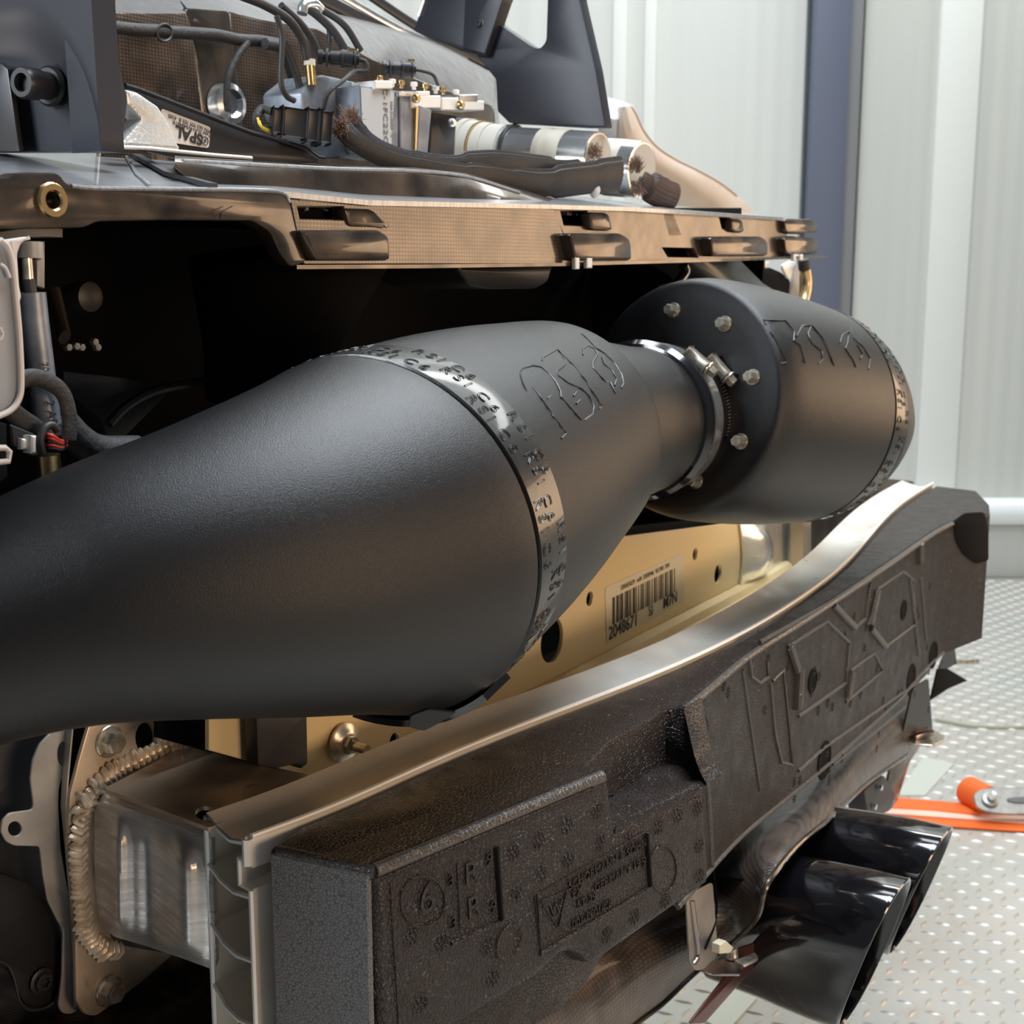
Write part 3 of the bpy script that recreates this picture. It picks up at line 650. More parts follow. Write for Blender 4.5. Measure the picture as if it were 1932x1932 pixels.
lineA2([(935, 1598), (945, 1734)], .0024); mb.build('groove', M_DARK, foam); mb = MB(); lineA2([(1219, 1575), (1226, 1670)], .0024); mb.build('groove', M_DARK, foam)
q = fa(960, 1777); mb = MB(); rows = [[q + (dA * math.cos(a * .2094) + Z * math.sin(a * .2094)) * rr - nA * l for a in range(30)] for rr, l in ((.0135, 0), (.0128, .0012), (.0115, .0008), (.0108, .0002))]
grid(mb, rows, closed=True, caps=True); mb.build('recess', M_FOAM, foam)
# moulded writing on the near block
def tA(body, x, y, size, x2, y2, **k):
    e = (fa(x2, y2) - fa(x, y)).normalized(); ey = (Z - e * e.z).normalized(); return textat('moulded_lettering', body, size, fa((x + x2) / 2, (y + y2) / 2), e, ey, M_FOAM, foam, lift=.0006, outline=0, th=.0014, **k)
tA('SCHORMANN & SOHN', 1078, 1668, .0092, 1215, 1590, sx=.95); tA('GERMANY 19', 1112, 1680, .009, 1215, 1622); tA('PX', 1072, 1690, .009, 1102, 1675)
tA('ST-29', 1075, 1713, .009, 1135, 1684); tA('001-PP01/CR', 1078, 1745, .0085, 1155, 1700); tA('W', 1035, 1722, .013, 1060, 1708)
tA('3', 840, 1665, .012, 858, 1657); tA('9', 912, 1625, .012, 930, 1618); tA('3', 845, 1745, .012, 863, 1737); tA('9', 920, 1715, .012, 938, 1707); tA('6', 797, 1700, .03, 812, 1693)
tA('9', 1204, 1630, .011, 1222, 1620)
tA('R', 880, 1650, .022, 895, 1643); tA('R', 885, 1715, .022, 900, 1707)
# little vent rosettes
mb = MB(); random.seed(2)
def ros(q, e, nn, s=.0052):
    for k in range(12):
        r = s if k < 8 else s * .45; a = k * .785 if k < 8 else k * 1.57; c = q + (e * math.cos(a) + Z * math.sin(a)) * r
        rows = [[c + (e * math.cos(i * 1.257) + Z * math.sin(i * 1.257)) * rr - nn * l for i in range(5)] for rr, l in ((s * .3, 0), (s * .17, .0007))]
        grid(mb, rows, closed=True, caps=True)
for x, y in [(970, 1608), (1018, 1585), (1071, 1558), (976, 1684), (1128, 1530), (1134, 1589), (1073, 1622), (1023, 1648), (1243, 1560), (1280, 1538), (1317, 1525), (1320, 1595), (1321, 1652), (1256, 1700), (1198, 1730), (1146, 1764), (919, 1787), (931, 1846), (775, 1770), (796, 1893), (1187, 1586), (835, 1778)]:
    ros(fa(x, y), dA, nA)
for i in range(42):
    x = 1350 + random.random() * 420; 
    f = (x - 1340) / 530; yt = 1300 - f * 310; yb = 1610 - f * 330; y = yt + (yb - yt) * random.random()
    q = onB(x, y); q2 = onB(x + 6, y); e = (q2 - q); e.z = 0; e.normalize(); ros(q, e, V((-e.y, e.x, 0)), .0045)
mb.build('vent_rosettes', M_FOAM, foam, kind='stuff')
# ================================================================ GOLD CROSSMEMBER
gd = axv(30.8, 0); gn = V((-gd.y, gd.x, 0)); G0 = PY(1215, 1130, 1.50)
def pg(x, y): return PP(x, y, G0, gn)
gold = thing('crossmember', 'gold anodised aluminium crossmember with a barcode label, behind the beam', 'crossmember', V((.1, 1.35, .62)))
def circ3(x, y, r): q = pg(x, y); return [q + (gd * math.cos(a * .2618) + Z * math.sin(a * .2618)) * r for a in range(24)]
H_ = [(1042, 1208, .0235), (1113, 1130, .0078), (1312, 1046, .0078), (1355, 1083, .0125), (745, 1398, .007)]
mb = MB(); outer = [pg(x, y) for x, y in [(395, 1235), (900, 1130), (1150, 1015), (1395, 985), (1490, 930), (1490, 1050), (1384, 1107), (1024, 1290), (900, 1347), (760, 1420), (690, 1452), (600, 1464), (505, 1446), (395, 1416)]]
extr(mb, [outer] + [circ3(*h) for h in H_], gn, .004, .0006); mb.build('face_plate', M_GOLD, gold)
mb = MB(); extr(mb, [[p + gn * .05 for p in outer]], gn, .004); mb.build('back_plate', M_DARK, gold)
mb = MB(); bot = [pg(x, y) for x, y in [(760, 1420), (900, 1347), (1024, 1290), (1200, 1200), (1384, 1107), (1480, 1055)]]
grid(mb, [[p + gn * .002 for p in bot], [p - gn * .012 - Z * .004 for p in bot], [p - gn * .016 - Z * .012 for p in bot], [p - gn * .05 - Z * .02 for p in bot]], th=V((0, 0, -.003))); mb.build('lower_flange', M_GOLD, gold)
lb = rnd([(1141, 1108), (1288, 1042), (1290, 1134), (1144, 1216)], 6, 3); mb = MB(); extr(mb, [[pg(*q) - gn * .0008 for q in lb]], gn, .0007, .0001); lab = mb.build('barcode_label', M_LABEL, gold)
mb = MB(); random.seed(11)
def lx(u, v):   # label space 0..1
    x = 1141 + (1288 - 1141) * u; yt = 1108 + (1042 - 1108) * u; yb = 1216 + (1134 - 1216) * u; return (x, yt + (yb - yt) * v)
u = .09
while u < .9:
    w_ = random.choice([.008, .008, .018, .028]); extr(mb, [[pg(*lx(*q)) - gn * .0012 for q in ((u, .24), (u + w_, .24), (u + w_, .72), (u, .72))]], gn, .0005); u += w_ + random.choice([.009, .012, .022])
mb.build('barcode_bars', M_INK, lab, kind='stuff', flat=True)
ge = (pg(*lx(1, .5)) - pg(*lx(0, .5))).normalized(); gy = Z
textat('printed_text', '2048671', .0215, pg(*lx(.23, .855)) - gn * .0012, ge, gy, M_INK, lab, th=.0002, bold=.0001)
textat('printed_text', 'M7N', .020, pg(*lx(.83, .84)) - gn * .0012, ge, gy, M_INK, lab, th=.0002, bold=.0001)
textat('printed_text', 'SI', .018, pg(*lx(.58, .84)) - gn * .0012, ge, gy, M_INKG, lab, th=.0002)
textat('printed_text', 'DRAEXLM  -mN  DERM46  VL/190  7/W', .0078, pg(*lx(.52, .13)) - gn * .0012, ge, gy, M_INK, lab, th=.0002)
# ================================================================ CARBON REAR PANEL CARRIER
CF = .68
fr = thing('carbon_panel_carrier', 'wide bronze carbon fibre carrier panel with moulded tabs across the upper middle', 'carbon panel', V((.1, 1.25, 1.1)))
slot1 = [(562, 391), (648, 391), (650, 414), (567, 412)]
slot2 = [(1058, 399), (1108, 399), (1113, 426), (1064, 424)]; slot3 = [(1250, 396), (1266, 397), (1285, 443), (1263, 443)]; slot4 = [(1249, 467), (1308, 469), (1318, 486), (1260, 484)]; slot5 = [(1357, 411), (1378, 411), (1380, 432), (1362, 431)]
plate('left_face', rnd([(-80, 338), (18, 334), (28, 326), (46, 325), (112, 326), (128, 348), (200, 354), (470, 358), (534, 363), (549, 385), (562, 440), (580, 495), (548, 505), (530, 480), (512, 440), (478, 417), (300, 416), (185, 418), (160, 430), (-80, 434)], 10), CF - .008, .012, M_CARBS, fr, holes=[ell(98, 378, 12, 17)], bev=.0018)
plate('weave_face', rnd([(546, 372), (700, 380), (1042, 388), (1056, 420), (1082, 498), (572, 500)], 6), CF, .012, M_CARB, fr, holes=[slot1], bev=.001, label='ribbed weave section catching warm light')
plate('right_face', rnd([(1040, 389), (1190, 392), (1350, 406), (1478, 412), (1496, 488), (1080, 498), (1062, 440)], 5), CF + .004, .012, M_CARBS, fr, holes=[slot2, slot3, slot4, slot5], bev=.001)
def tab(px, c, dep, m=M_CARBS, bev=.0035, rr=8): return plate('moulded_tab', rnd(px, rr), c, dep, m, fr, bev=bev)
tab([(568, 434), (720, 434), (736, 446), (738, 492), (596, 492)], CF - .014, .016)
tab([(1074, 440), (1176, 440), (1191, 452), (1194, 492), (1086, 492)], CF - .012, .016)
tab([(1340, 446), (1440, 446), (1450, 455), (1450, 484), (1346, 484)], CF - .01, .014)
tab([(1480, 446), (1538, 447), (1545, 456), (1545, 480), (1484, 480)], CF - .008, .02)
tab([(1480, 412), (1532, 413), (1542, 420), (1545, 442), (1484, 441)], CF - .004, .02)
tab([(1112, 400), (1150, 401), (1158, 436), (1116, 434)], CF - .003, .01); tab([(650, 392), (705, 394), (740, 430), (660, 428)], CF - .003, .01, M_CARBS); tab([(1380, 412), (1402, 413), (1406, 440), (1382, 438)], CF - .003, .01)
mb = MB(); grid(mb, [[PN(x, y, CF + .012) for x, y in ((560, 500), (800, 500), (1060, 497), (1300, 491), (1562, 482))], [PN(x, y, CF - .006) for x, y in ((560, 500), (800, 499), (1060, 496), (1300, 490), (1562, 482))]], th=V((0, 0, -.003))); mb.build('lower_lip', M_CARBS, fr)
mb = MB()
for sl in (slot1, slot2, slot5):
    for x, y in ((sl[0][0] + 14, sl[0][1] - 2), (sl[0][0] + (sl[1][0] - sl[0][0]) * .6, sl[0][1] - 2)): mb2 = MB(); pbox(mb2, x, y, x + 8, y + 9, CF + .018, .01, .001); mb2.build('slot_tooth', M_CARBS, fr)
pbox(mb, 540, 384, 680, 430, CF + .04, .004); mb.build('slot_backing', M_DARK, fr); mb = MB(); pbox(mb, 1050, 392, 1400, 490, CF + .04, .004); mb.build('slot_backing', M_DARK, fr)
# threaded insert
mb = MB(); q = PN(98, 378, CF - .0085); revolve(mb, q, -N, [(-.012, .0052), (.0012, .0052), (.0022, .0062), (.0022, .0096), (.001, .0106), (-.003, .0106)], 40, caps=False); mb.build('threaded_insert', M_BRASS, fr, label='round golden threaded insert at the left end')
# top deck, rising forwards
mb = MB(); tp = [(-80, 337), (128, 346), (300, 354), (534, 361), (700, 378), (1042, 386), (1190, 391), (1478, 410)]; tb = [(-80, 288), (128, 292), (300, 302), (480, 318), (640, 330), (900, 352), (1100, 372), (1400, 400)]
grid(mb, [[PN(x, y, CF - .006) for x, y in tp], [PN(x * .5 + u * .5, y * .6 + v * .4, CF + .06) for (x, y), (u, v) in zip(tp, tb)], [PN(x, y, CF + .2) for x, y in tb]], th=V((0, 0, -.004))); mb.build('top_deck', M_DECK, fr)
def deck(x, k, lift=.001):
    yt, yb = interp(tp, x), interp(tb, x); return PN(x, yt + (yb - yt) * (0, .4, 1)[k], (CF - .006, CF + .06, CF + .2)[k]) + Z * lift
mb = MB(); grid(mb, [[deck(x + dx, k) for dx in (0, 16)] for x, k in ((395, 0), (310, 1), (250, 2))], th=Z * .003); mb.build('rubber_seal', M_RUBBER, fr)
mb = MB(); grid(mb, [[deck(x + dx, k) for dx in (0, 5)] for x, k in ((280, 0), (255, 1), (236, 2))], th=Z * .0012); mb.build('deck_crease', M_DECK, fr)
mb = MB(); rt = [(330, 300), (480, 310), (640, 318), (780, 322), (880, 332), (980, 362), (1060, 386)]; rb = [(360, 330), (480, 352), (640, 366), (780, 376), (880, 380), (980, 386), (1060, 392)]
grid(mb, [[PN(x, y, CF + .03) for x, y in rb], [PN(x, y + 6, CF + .034) for x, y in rt], [PN(x, y, CF + .038) for x, y in rt], [PN(x, y - 6, CF + .08) for x, y in rt], [PN(x, y + 12, CF + .16) for x, y in rt]], th=V((0, 0, -.004))); mb.build('raised_ridge', M_CARBS, fr)
mb = MB(); tube(mb, [PN(415, 412, CF - .01), PN(418, 400, CF - .012), PN(438, 389, CF - .012)], .0005, 5); mb.build('loose_hair', M_INK, fr)
for nm, pts in (('top_edge_highlight', [(134, 351, CF - .007), (200, 356, CF - .007), (470, 359, CF - .007), (532, 364, CF - .007), (546, 382, CF - .007)]), ('top_edge_highlight', [(562, 376, CF + .001), (700, 382, CF + .001), (900, 386, CF + .001), (1042, 390, CF + .001)]), ('top_edge_highlight', [(1060, 392, CF + .005), (1190, 394, CF + .005), (1350, 407, CF + .005), (1470, 413, CF + .005)]), ('ridge_highlight', [(345, 304, CF + .036), (480, 311, CF + .036), (640, 319, CF + .036), (780, 323, CF + .036), (880, 333, CF + .036), (980, 363, CF + .036)])):
    mb = MB(); tube(mb, [PN(*q) for q in pts], .0016, 8); mb.build(nm, M_DECK, fr)  # pale tubes added as the highlight lines along these edges
# white spring clips on the lip
for i, (x, y, s) in enumerate(((1086, 486, 1.), (1498, 480, .55))):
    mb = MB(); pbox(mb, x, y, x + 8 * s, y + 22 * s, CF - .012, .004, .0008); pbox(mb, x + 22 * s, y, x + 32 * s, y + 20 * s, CF - .012, .004, .0008); pbox(mb, x, y, x + 32 * s, y + 4, CF - .010, .02, .0006)
    tag(mb.build('spring_clip', M_PALE), ['cream spring clip on the lower lip of the carbon panel, mid span', 'small cream spring clip on the lower lip at the right end of the carbon panel'][i], 'clip')
# ================================================================ CRASH BOX, FLANGE, BRACKETS (lower left)
FC = rl[0] + inn0 * D; cU = FC.dot(U) + .001; cP = PU(180, 1600, cU).dot(N)
cb = thing('crash_box', 'dented bare aluminium crash box welded between flange plate and cut beam end, lower left', 'crash box', V((FC.x - .05, FC.y, .6)))
def lerp(a, b, t): return a + (b - a) * t
def pl(tab, t): return interp(tab, t)
topx = [(180, 1500), (200, 1490), (290, 1520), (396, 1562)]; botx = [(178, 1740), (188, 1745), (215, 1768), (269, 1784), (336, 1808), (404, 1834)]
rows = []
for j in range(25):
    v = j / 24; row = []
    for i in range(45):
        u = i / 44; x = 178 + (398 - 178) * u; yt = interp(topx, x); yb = interp(botx, x); y = yt + (yb - yt) * v; x2 = x + 10 * v * u
        fade = max(0, min(1, (v - .12) * 5)) * max(0, min(1, (1 - v) * 8)); g = lambda m, s: math.exp(-((x - m) / s) ** 2)
        h = (.0075 * g(222, 17) + .010 * g(345, 26) - .004 * g(280, 18)) * fade + .003 * math.sin(v * 3.1)
        edge = min(1, v * 14); row.append(PU(x2, y, cU + .006 * (1 - edge) - h))
    rows.append(row)
mb = MB(); grid(mb, rows, th=U * .003); mb.build('side_wall', M_BRUSH, cb)
ztop = ZB - .003
mb = MB(); hole = [PZ(*q, ztop) for q in ell(388, 1534, 20, 13, 16)]
tp = rnd([(196, 1487), (222, 1474), (356, 1405), (394, 1418), (505, 1448), (602, 1463), (500, 1512), (396, 1562)], 6, 3)
extr(mb, [[PZ(*q, ztop) for q in tp], hole], -Z, .003); mb.build('top_wall', M_BRUSHD, cb)
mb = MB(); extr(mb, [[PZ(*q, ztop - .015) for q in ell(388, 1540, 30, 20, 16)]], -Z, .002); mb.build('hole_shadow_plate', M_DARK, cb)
def blobs(mb, P, r, ax2=None, step=.0033):
    P2 = crom(P, 10); acc = 0; last = P2[0]
    for a, b in zip(P2, P2[1:]):
        acc += (b - a).length
        if acc < step: continue
        acc = 0; t = (b - a).normalized(); n1 = (-N - t * (-N).dot(t)).normalized(); n2 = t.cross(n1); rows = []
        rr = r * random.uniform(.85, 1.15)
        for k, (s, q) in enumerate(((-.55, .35), (-.3, .8), (0, 1), (.35, .82), (.6, .3))):
            rows.append([b + t * s * step * 1.5 + (n1 * math.cos(c * .785) * .6 + n2 * math.sin(c * .785)) * rr * q - t * .35 * rr * abs(math.sin(c * .785)) for c in range(8)])
        grid(mb, rows, closed=True, caps=True)
random.seed(7)
mb = MB()
wp = [(385, 1405, .0), (350, 1398, .0), (322, 1402, 0), (285, 1420, 0), (245, 1440, 0), (208, 1460, 0), (182, 1485, 0), (165, 1515, 0), (152, 1550, 0), (147, 1600, 0), (149, 1660, 0), (155, 1710, 0), (162, 1750, 0), (178, 1778, 0), (205, 1800, 0)]
blobs(mb, [PN(x, y, cP - .003) for x, y, _ in wp], .0085, step=.0042); blobs(mb, [PN(x, y, cP - .002) for x, y in [(150, 1740), (165, 1765), (200, 1790), (230, 1795)]], .0075); blobs(mb, [PN(x, y, cP - .003) for x, y in [(160, 1510), (152, 1522), (160, 1535)]], .009)
mb.build('weld_bead', M_WELD, cb, kind='stuff')
fp = thing('flange_plate', 'upright bolted steel flange plate at the root of the crash box', 'mounting plate', V((PN(140, 1640, cP).x, PN(140, 1640, cP).y, .58)))
plate('plate', rnd([(168, 1368), (250, 1340), (400, 1340), (398, 1420), (330, 1450), (240, 1500), (200, 1560), (190, 1700), (215, 1780), (330, 1800), (270, 1852), (182, 1918), (160, 1915), (144, 1890), (142, 1760), (128, 1600), (132, 1500), (150, 1430)], 8), cP, .003, M_BRUSHD, fp, holes=[ell(275, 1392, 18, 28, 18)])
for x, y in ((205, 1398), (205, 1868)): bolt(PN(x, y, cP - .0002), -N, .0088, .0105, M_ZINC, fp, 'hex_bolt')
gb = thing('bracket', 'grey steel bracket with an eyelet ear at the lower left edge', 'bracket', V((PN(60, 1640, cP + .02).x, PN(60, 1640, cP + .02).y, .58)))
plate('web', rnd([(101, 1377), (75, 1405), (62, 1435), (58, 1470), (64, 1515), (62, 1528), (18, 1534), (5, 1548), (2, 1568), (12, 1588), (28, 1596), (76, 1597), (82, 1650), (91, 1700), (106, 1730), (120, 1756), (118, 1840), (111, 1899), (118, 1912), (134, 1914), (148, 1906), (140, 1800), (132, 1700), (115, 1600), (111, 1520), (112, 1488), (125, 1440), (138, 1377)], 6, 3), cP + .014, .002, M_GREYB, gb, holes=[ell(121, 1423, 12, 24, 18), ell(29, 1564, 13, 14, 18)], bev=.0006)
mb = MB(); pts = [(126, 1370), (116, 1480), (114, 1520), (122, 1600), (130, 1700), (136, 1800), (138, 1900)]
grid(mb, [[PN(x, y, cP + .013) for x, y in pts], [PN(x + 10, y, cP + .003) for x, y in pts]], th=U * .0015); mb.build('folded_edge', M_GREYB, gb)
lc = thing('inner_cover', 'dark brown moulded cover behind the grey bracket at the lower left edge', 'cover', V((PN(0, 1600, cP + .05).x, PN(0, 1600, cP + .05).y, .6)))
plate('upper_panel', rnd([(-120, 1340), (140, 1340), (110, 1500), (95, 1660), (110, 1760), (-120, 1640)], 12), cP + .04, .004, M_PLASTIC, lc, bev=.002)
plate('lower_panel', rnd([(-120, 1640), (0, 1646), (60, 1668), (98, 1706), (118, 1760), (120, 1850), (108, 1892), (70, 1905), (45, 1895), (20, 1830), (-120, 1800)], 14), cP + .024, .004, M_BLACK2, lc, bev=.002)
mb = MB(); tube(mb, [PN(x, y, cP + .022) for x, y in [(-10, 1812), (15, 1822), (28, 1850), (38, 1890), (60, 1906), (95, 1896), (112, 1870), (117, 1838)]], .0012, 8); mb.build('rolled_lip', M_PLASTIC, lc)
bolt(PN(78, 1851, cP + .022), -N, .007, .005, M_PLASTIC, lc, 'torx_bolt', torx=True)
ut = thing('undertray', 'wavy bronze carbon fibre undertray below the crash box, lower left corner', 'undertray', PZ(250, 1900, .52))
mb = MB(); rows = []
for j in range(7):
    rows.append([PZ(-150 + 100 * i, 1740 + 60 * j, .54) + Z * (.008 * math.sin(i * 1.9 + j)) for i in range(9)])
grid(mb, rows, th=V((0, 0, -.003))); mb.build('tray', M_CARB2, ut)
# black bracket and washer bolt under the canister
bb = thing('bracket', 'small black bracket hanging just under the near canister, above the beam', 'bracket', PN(530, 1450, .70))
plate('arm', rnd([(484, 1340), (575, 1340), (577, 1440), (566, 1450), (552, 1442), (522, 1450), (488, 1446)], 4), 0, .012, M_PLASTIC, bb, pf=lambda x, y: PP(x, y, G0 - gn * .018, gn))
q = PG = PP(648, 1402, G0 - gn * .004, gn); sb = thing('stud_bolt', 'steel stud with washer and nut on the gold crossmember under the near canister', 'bolt', q)
mb = MB(); axs = (V((.8, -.6, 0))).normalized(); revolve(mb, q, axs, [(0, .003), (0, .0165), (.002, .0165), (.003, .013), (.005, .0105), (.006, .008)], 32); mb.build('washer', M_ZINC, sb)
bolt(q + axs * .006, axs, .0078, .006, M_ZINC, sb, 'nut', washer=False); mb = MB(); revolve(mb, q + axs * .01, axs, [(s * .0012, .0036 + .0004 * (s % 2)) for s in range(14)], 16); mb.build('thread', M_ZINC, sb)
# far end: bulged bracket and box behind the far canister
fb = thing('bracket', 'bulged shiny steel bracket at the far end of the gold crossmember', 'bracket', pg(1430, 1100))
rows = []
for j in range(9):
    v = j / 8; rows.append([pg(1392 + 90 * u_ / 6 + 6 * math.sin(v * 3), 985 + 120 * v - 20 * u_ / 6) - gn * (.004 + .02 * math.sin(math.pi * v) * math.sin(math.pi * min(1, u_ / 3.2)) ) for u_ in range(7)])
mb = MB(); grid(mb, rows, th=gn * .003); mb.build('bulge', M_CHROME, fb)
plate('upright', [(1478, 940), (1492, 935), (1492, 1095), (1478, 1100)], 0, .02, M_BRUSHD, fb, pf=lambda x, y: pg(x, y) - gn * .03)
cb2 = thing('crash_box', 'dark bronze crash box between the far canister and the far end of the beam', 'crash box', pg(1560, 1080))
plate('rear_wall', rnd([(1492, 960), (1560, 930), (1640, 900), (1690, 905), (1640, 985), (1560, 1050), (1494, 1088)], 8), 0, .03, M_CARBS, cb2, pf=lambda x, y: pg(x, y) - gn * .01)
plate('stamped_recess', rnd([(1505, 1040), (1560, 1020), (1580, 1036), (1508, 1070)], 6), 0, .004, M_DARK, cb2, pf=lambda x, y: pg(x, y) - gn * .0125)
# ================================================================ DIFFUSER AND TAIL PIPES
df = thing('diffuser_panel', 'wrinkled dark carbon fibre diffuser panel under the foam absorber', 'diffuser', PN(1300, 1850, .53))
T_ = [(700, 1990), (900, 1880), (1050, 1805), (1200, 1740), (1335, 1655), (1400, 1580), (1450, 1535), (1530, 1462), (1600, 1400), (1680, 1335), (1735, 1285)]
B_ = [(1050, 2060), (1190, 1940), (1250, 1894), (1313, 1834), (1392, 1770), (1430, 1728), (1448, 1668), (1500, 1600), (1568, 1541), (1640, 1475), (1712, 1425)]
cT = [.56, .56, .56, .55, .53, .515, .515, .535, .555, .59, .62]
bx = [.03, .03, .03, .03, .04, .06, .07, .085, .09, .08, .06]
def row(k, bulge): return [PN(a[0] + (b[0] - a[0]) * k, a[1] + (b[1] - a[1]) * k, c - bulge - q * k) for a, b, c, q in zip(T_, B_, cT, bx)]
mb = MB(); R_ = [row(k, .012 * math.sin(math.pi * k)) for k in [i / 8 for i in range(9)]]
R_ = [crom(r, 5) for r in R_]; grid(mb, R_, th=N * .003 ); mb.build('panel', M_CARB2, df)
mb = MB(); tube(mb, R_[-1], .0028, 8, smooth=False); mb.build('rim', M_CARBS, df)
mb = MB(); last = R_[-1][32:]; grid(mb, [[p + N * .005 - Z * .003 for p in last], [p + N * .03 - Z * .022 for p in last], [p + N * .2 - Z * .03 for p in last]], th=V((0, 0, .003))); mb.build('underside_shade', M_DARK, df)  # near black sheet added as the shade behind the rim
mb = MB(); tube(mb, [PN(1345, 1635, .50), PN(1352, 1700, .495), PN(1348, 1745, .492), PN(1330, 1790, .49)], .0012, 6); mb.build('seam', M_DARK, df)
def tip(top, bot, c0, label, wide, first=None):
    t = PN(*top, c0); s = t.dot(U); b = PU(*bot, s); ct, cb_ = t.dot(N), b.dot(N); zc = (t.z + b.z) / 2; hh = (t.z - b.z) / 2
    root = thing('tail_pipe_tip', label, 'tail pipe', V((t.x, t.y, b.z)), 'pair of gloss black tail pipe tips'); n = 64
    def ring(c, k, shear=1.):
        out = []
        for i in range(n):
            a = 2 * math.pi * i / n; ca, sa = math.cos(a), math.sin(a); e = .8
            x = math.copysign(abs(ca) ** e, ca) * wide * k; z = math.copysign(abs(sa) ** e, sa) * hh * k
            cc = c + ((ct + cb_) / 2 - ct + (ct - cb_) / 2 * (z / hh) ) * 0 + shear * ((cb_ - ct) * (.5 - z / hh / 2))
            out.append(U * (s + x) + N * cc + Z * (zc + z))
        return out
    mb = MB(); L = .19
    rows = [ring(ct + L, .90, 0), ring(ct + L * .85, .92, 0), ring(ct + L * .72, .93, .2), ring(ct + L * .6, .94, .35), ring(ct + L * .45, .97, .5), ring(ct + L * .2, 1., .8), ring(ct + .006, 1., 1), ring(ct + .0015, .99, 1)]
    rows2 = [ring(ct + .0015, .96, 1), ring(ct + .006, .945, 1), ring(ct + L * .4, .90, .6), ring(ct + L * .8, .86, .1)]
    grid(mb, rows + rows2, closed=True, caps=True); mb.build('shell', M_GLOSS, root)
    mb = MB(); grid(mb, [ring(ct + .004, 1.003, 1), ring(ct + .0012, 1.0, 1), ring(ct, .985, 1), ring(ct, .97, 1), ring(ct + .0025, .955, 1)], closed=True); mb.build('rim', M_GLOSS, root)
    return root
tip((1706, 1668), (1598, 1926), .345, 'near gloss black tail pipe tip, lower of the two', .058)
tip((1788, 1570), (1690, 1790), .345, 'far gloss black tail pipe tip, behind and above the near one', .058)
# brackets below the foam
b1 = thing('mounting_strap', 'bare steel strap with a clip nut between foam absorber and near tail pipe', 'bracket', PN(1320, 1840, .49))
plate('strap', rnd([(1296, 1690), (1345, 1665), (1356, 1812), (1348, 1826), (1312, 1832), (1302, 1815)], 6), .492, .002, M_GREYB, b1, bev=.0005)
mb = MB(); tube(mb, [PN(1306, 1700, .49), PN(1314, 1760, .489), PN(1318, 1800, .489), PN(1310, 1818, .489)], .0022, 8, flat=.5); mb.build('weld_seam', M_TITAN, b1)
zf = PN(1330, 1830, .49).z; mb = MB(); extr(mb, [[PZ(*q, zf) for q in rnd([(1304, 1822), (1352, 1812), (1425, 1797), (1430, 1810), (1402, 1822), (1396, 1838), (1345, 1838)], 4)]], -Z, .002, .0004); mb.build('foot', M_TITAN, b1)
cn = thing('clip_nut', 'small pale brass clip nut on the steel strap foot beside the near tail pipe', 'nut', PZ(1380, 1812, zf + .001))
mb = MB(); extr(mb, [[PN(*q, .47) for q in [(1358, 1783), (1370, 1775), (1384, 1788), (1378, 1798), (1358, 1800)]]], N, .008, .0006); mb.build('cage', M_LABEL, cn)
mb = MB(); revolve(mb, PZ(1381, 1806, zf + .001), Z, [(0, .0065), (.006, .0055), (.010, .0052), (.010, .0038), (.006, .0036)], 20); mb.build('nut', M_ZINC, cn)
mb = MB(); extr(mb, [[PZ(*q, zf + .003) for q in rnd([(1385, 1812), (1424, 1796), (1431, 1806), (1404, 1820)], 3)]], -Z, .003, .0005); mb.build('tongue', M_ZINC, cn)
fn = thing('heat_shield_tab', 'reddish brown rounded metal tab between the strap foot and the near tail pipe', 'heat shield', PN(1420, 1800, .47))
plate('tab', rnd([(1392, 1790), (1440, 1774), (1460, 1782), (1454, 1800), (1420, 1830), (1330, 1932), (1300, 1932), (1380, 1830)], 8), .475, .002, mat('red_brown_metal', (.10, .035, .028), .35, metal=.5), fn)
b2 = thing('mounting_strap', 'dark steel strap with clip nut below the far end of the foam absorber', 'bracket', PN(1740, 1400, .6))
plate('strap', rnd([(1722, 1300), (1752, 1280), (1760, 1380), (1702, 1392), (1716, 1330)], 4), .56, .003, M_PLASTIC, b2, bev=.0006)
zf2 = PN(1735, 1392, .555).z; mb = MB(); extr(mb, [[PZ(*q, zf2) for q in rnd([(1702, 1384), (1760, 1376), (1782, 1388), (1780, 1396), (1762, 1406), (1704, 1402)], 3)]], -Z, .003, .0005); mb.build('foot', M_ZINC, b2)
mb = MB(); boxm(mb, PZ(1738, 1385, zf2 + .006), V((.016, .006, .003)), V((-.004, .008, 0)), V((0, 0, .005)), .002); mb.build('clip_nut', M_TITAN, b2)
b3 = thing('mounting_strap', 'farthest steel strap with a thin pin, under the far foam end', 'bracket', PN(1800, 1260, .6))
plate('strap', rnd([(1790, 1215), (1800, 1212), (1806, 1252), (1788, 1262), (1772, 1262)], 3), .6, .003, M_PLASTIC, b3, bev=.0006); mb = MB(); tube(mb, [PN(1803, 1250, .59), PN(1846, 1248, .56)], .004, 8, smooth=False, flat=.5); mb.build('pin', M_ZINC, b3)
plate('fin', [(1770, 1262), (1790, 1262), (1826, 1284), (1790, 1300), (1756, 1322)], .6, .003, M_DARK, b3)
hs = thing('sensor', 'small black sensor with bright screw tops behind the diffuser rim', 'sensor', PN(1660, 1530, .6))
plate('body', rnd([(1630, 1490), (1668, 1462), (1690, 1500), (1680, 1530), (1640, 1545)], 6), .59, .03, M_PLASTIC, hs)
bolt(PN(1660, 1486, .587), -N, .005, .004, M_CHROME, hs, 'screw', washer=False); bolt(PN(1650, 1522, .587), -N, .005, .003, M_CHROME, hs, 'screw', washer=False)
ed = thing('bodywork_edge', 'dark carbon bodywork edge hanging below the far end of the foam, beside the floor', 'body panel', PN(1715, 1480, .66))
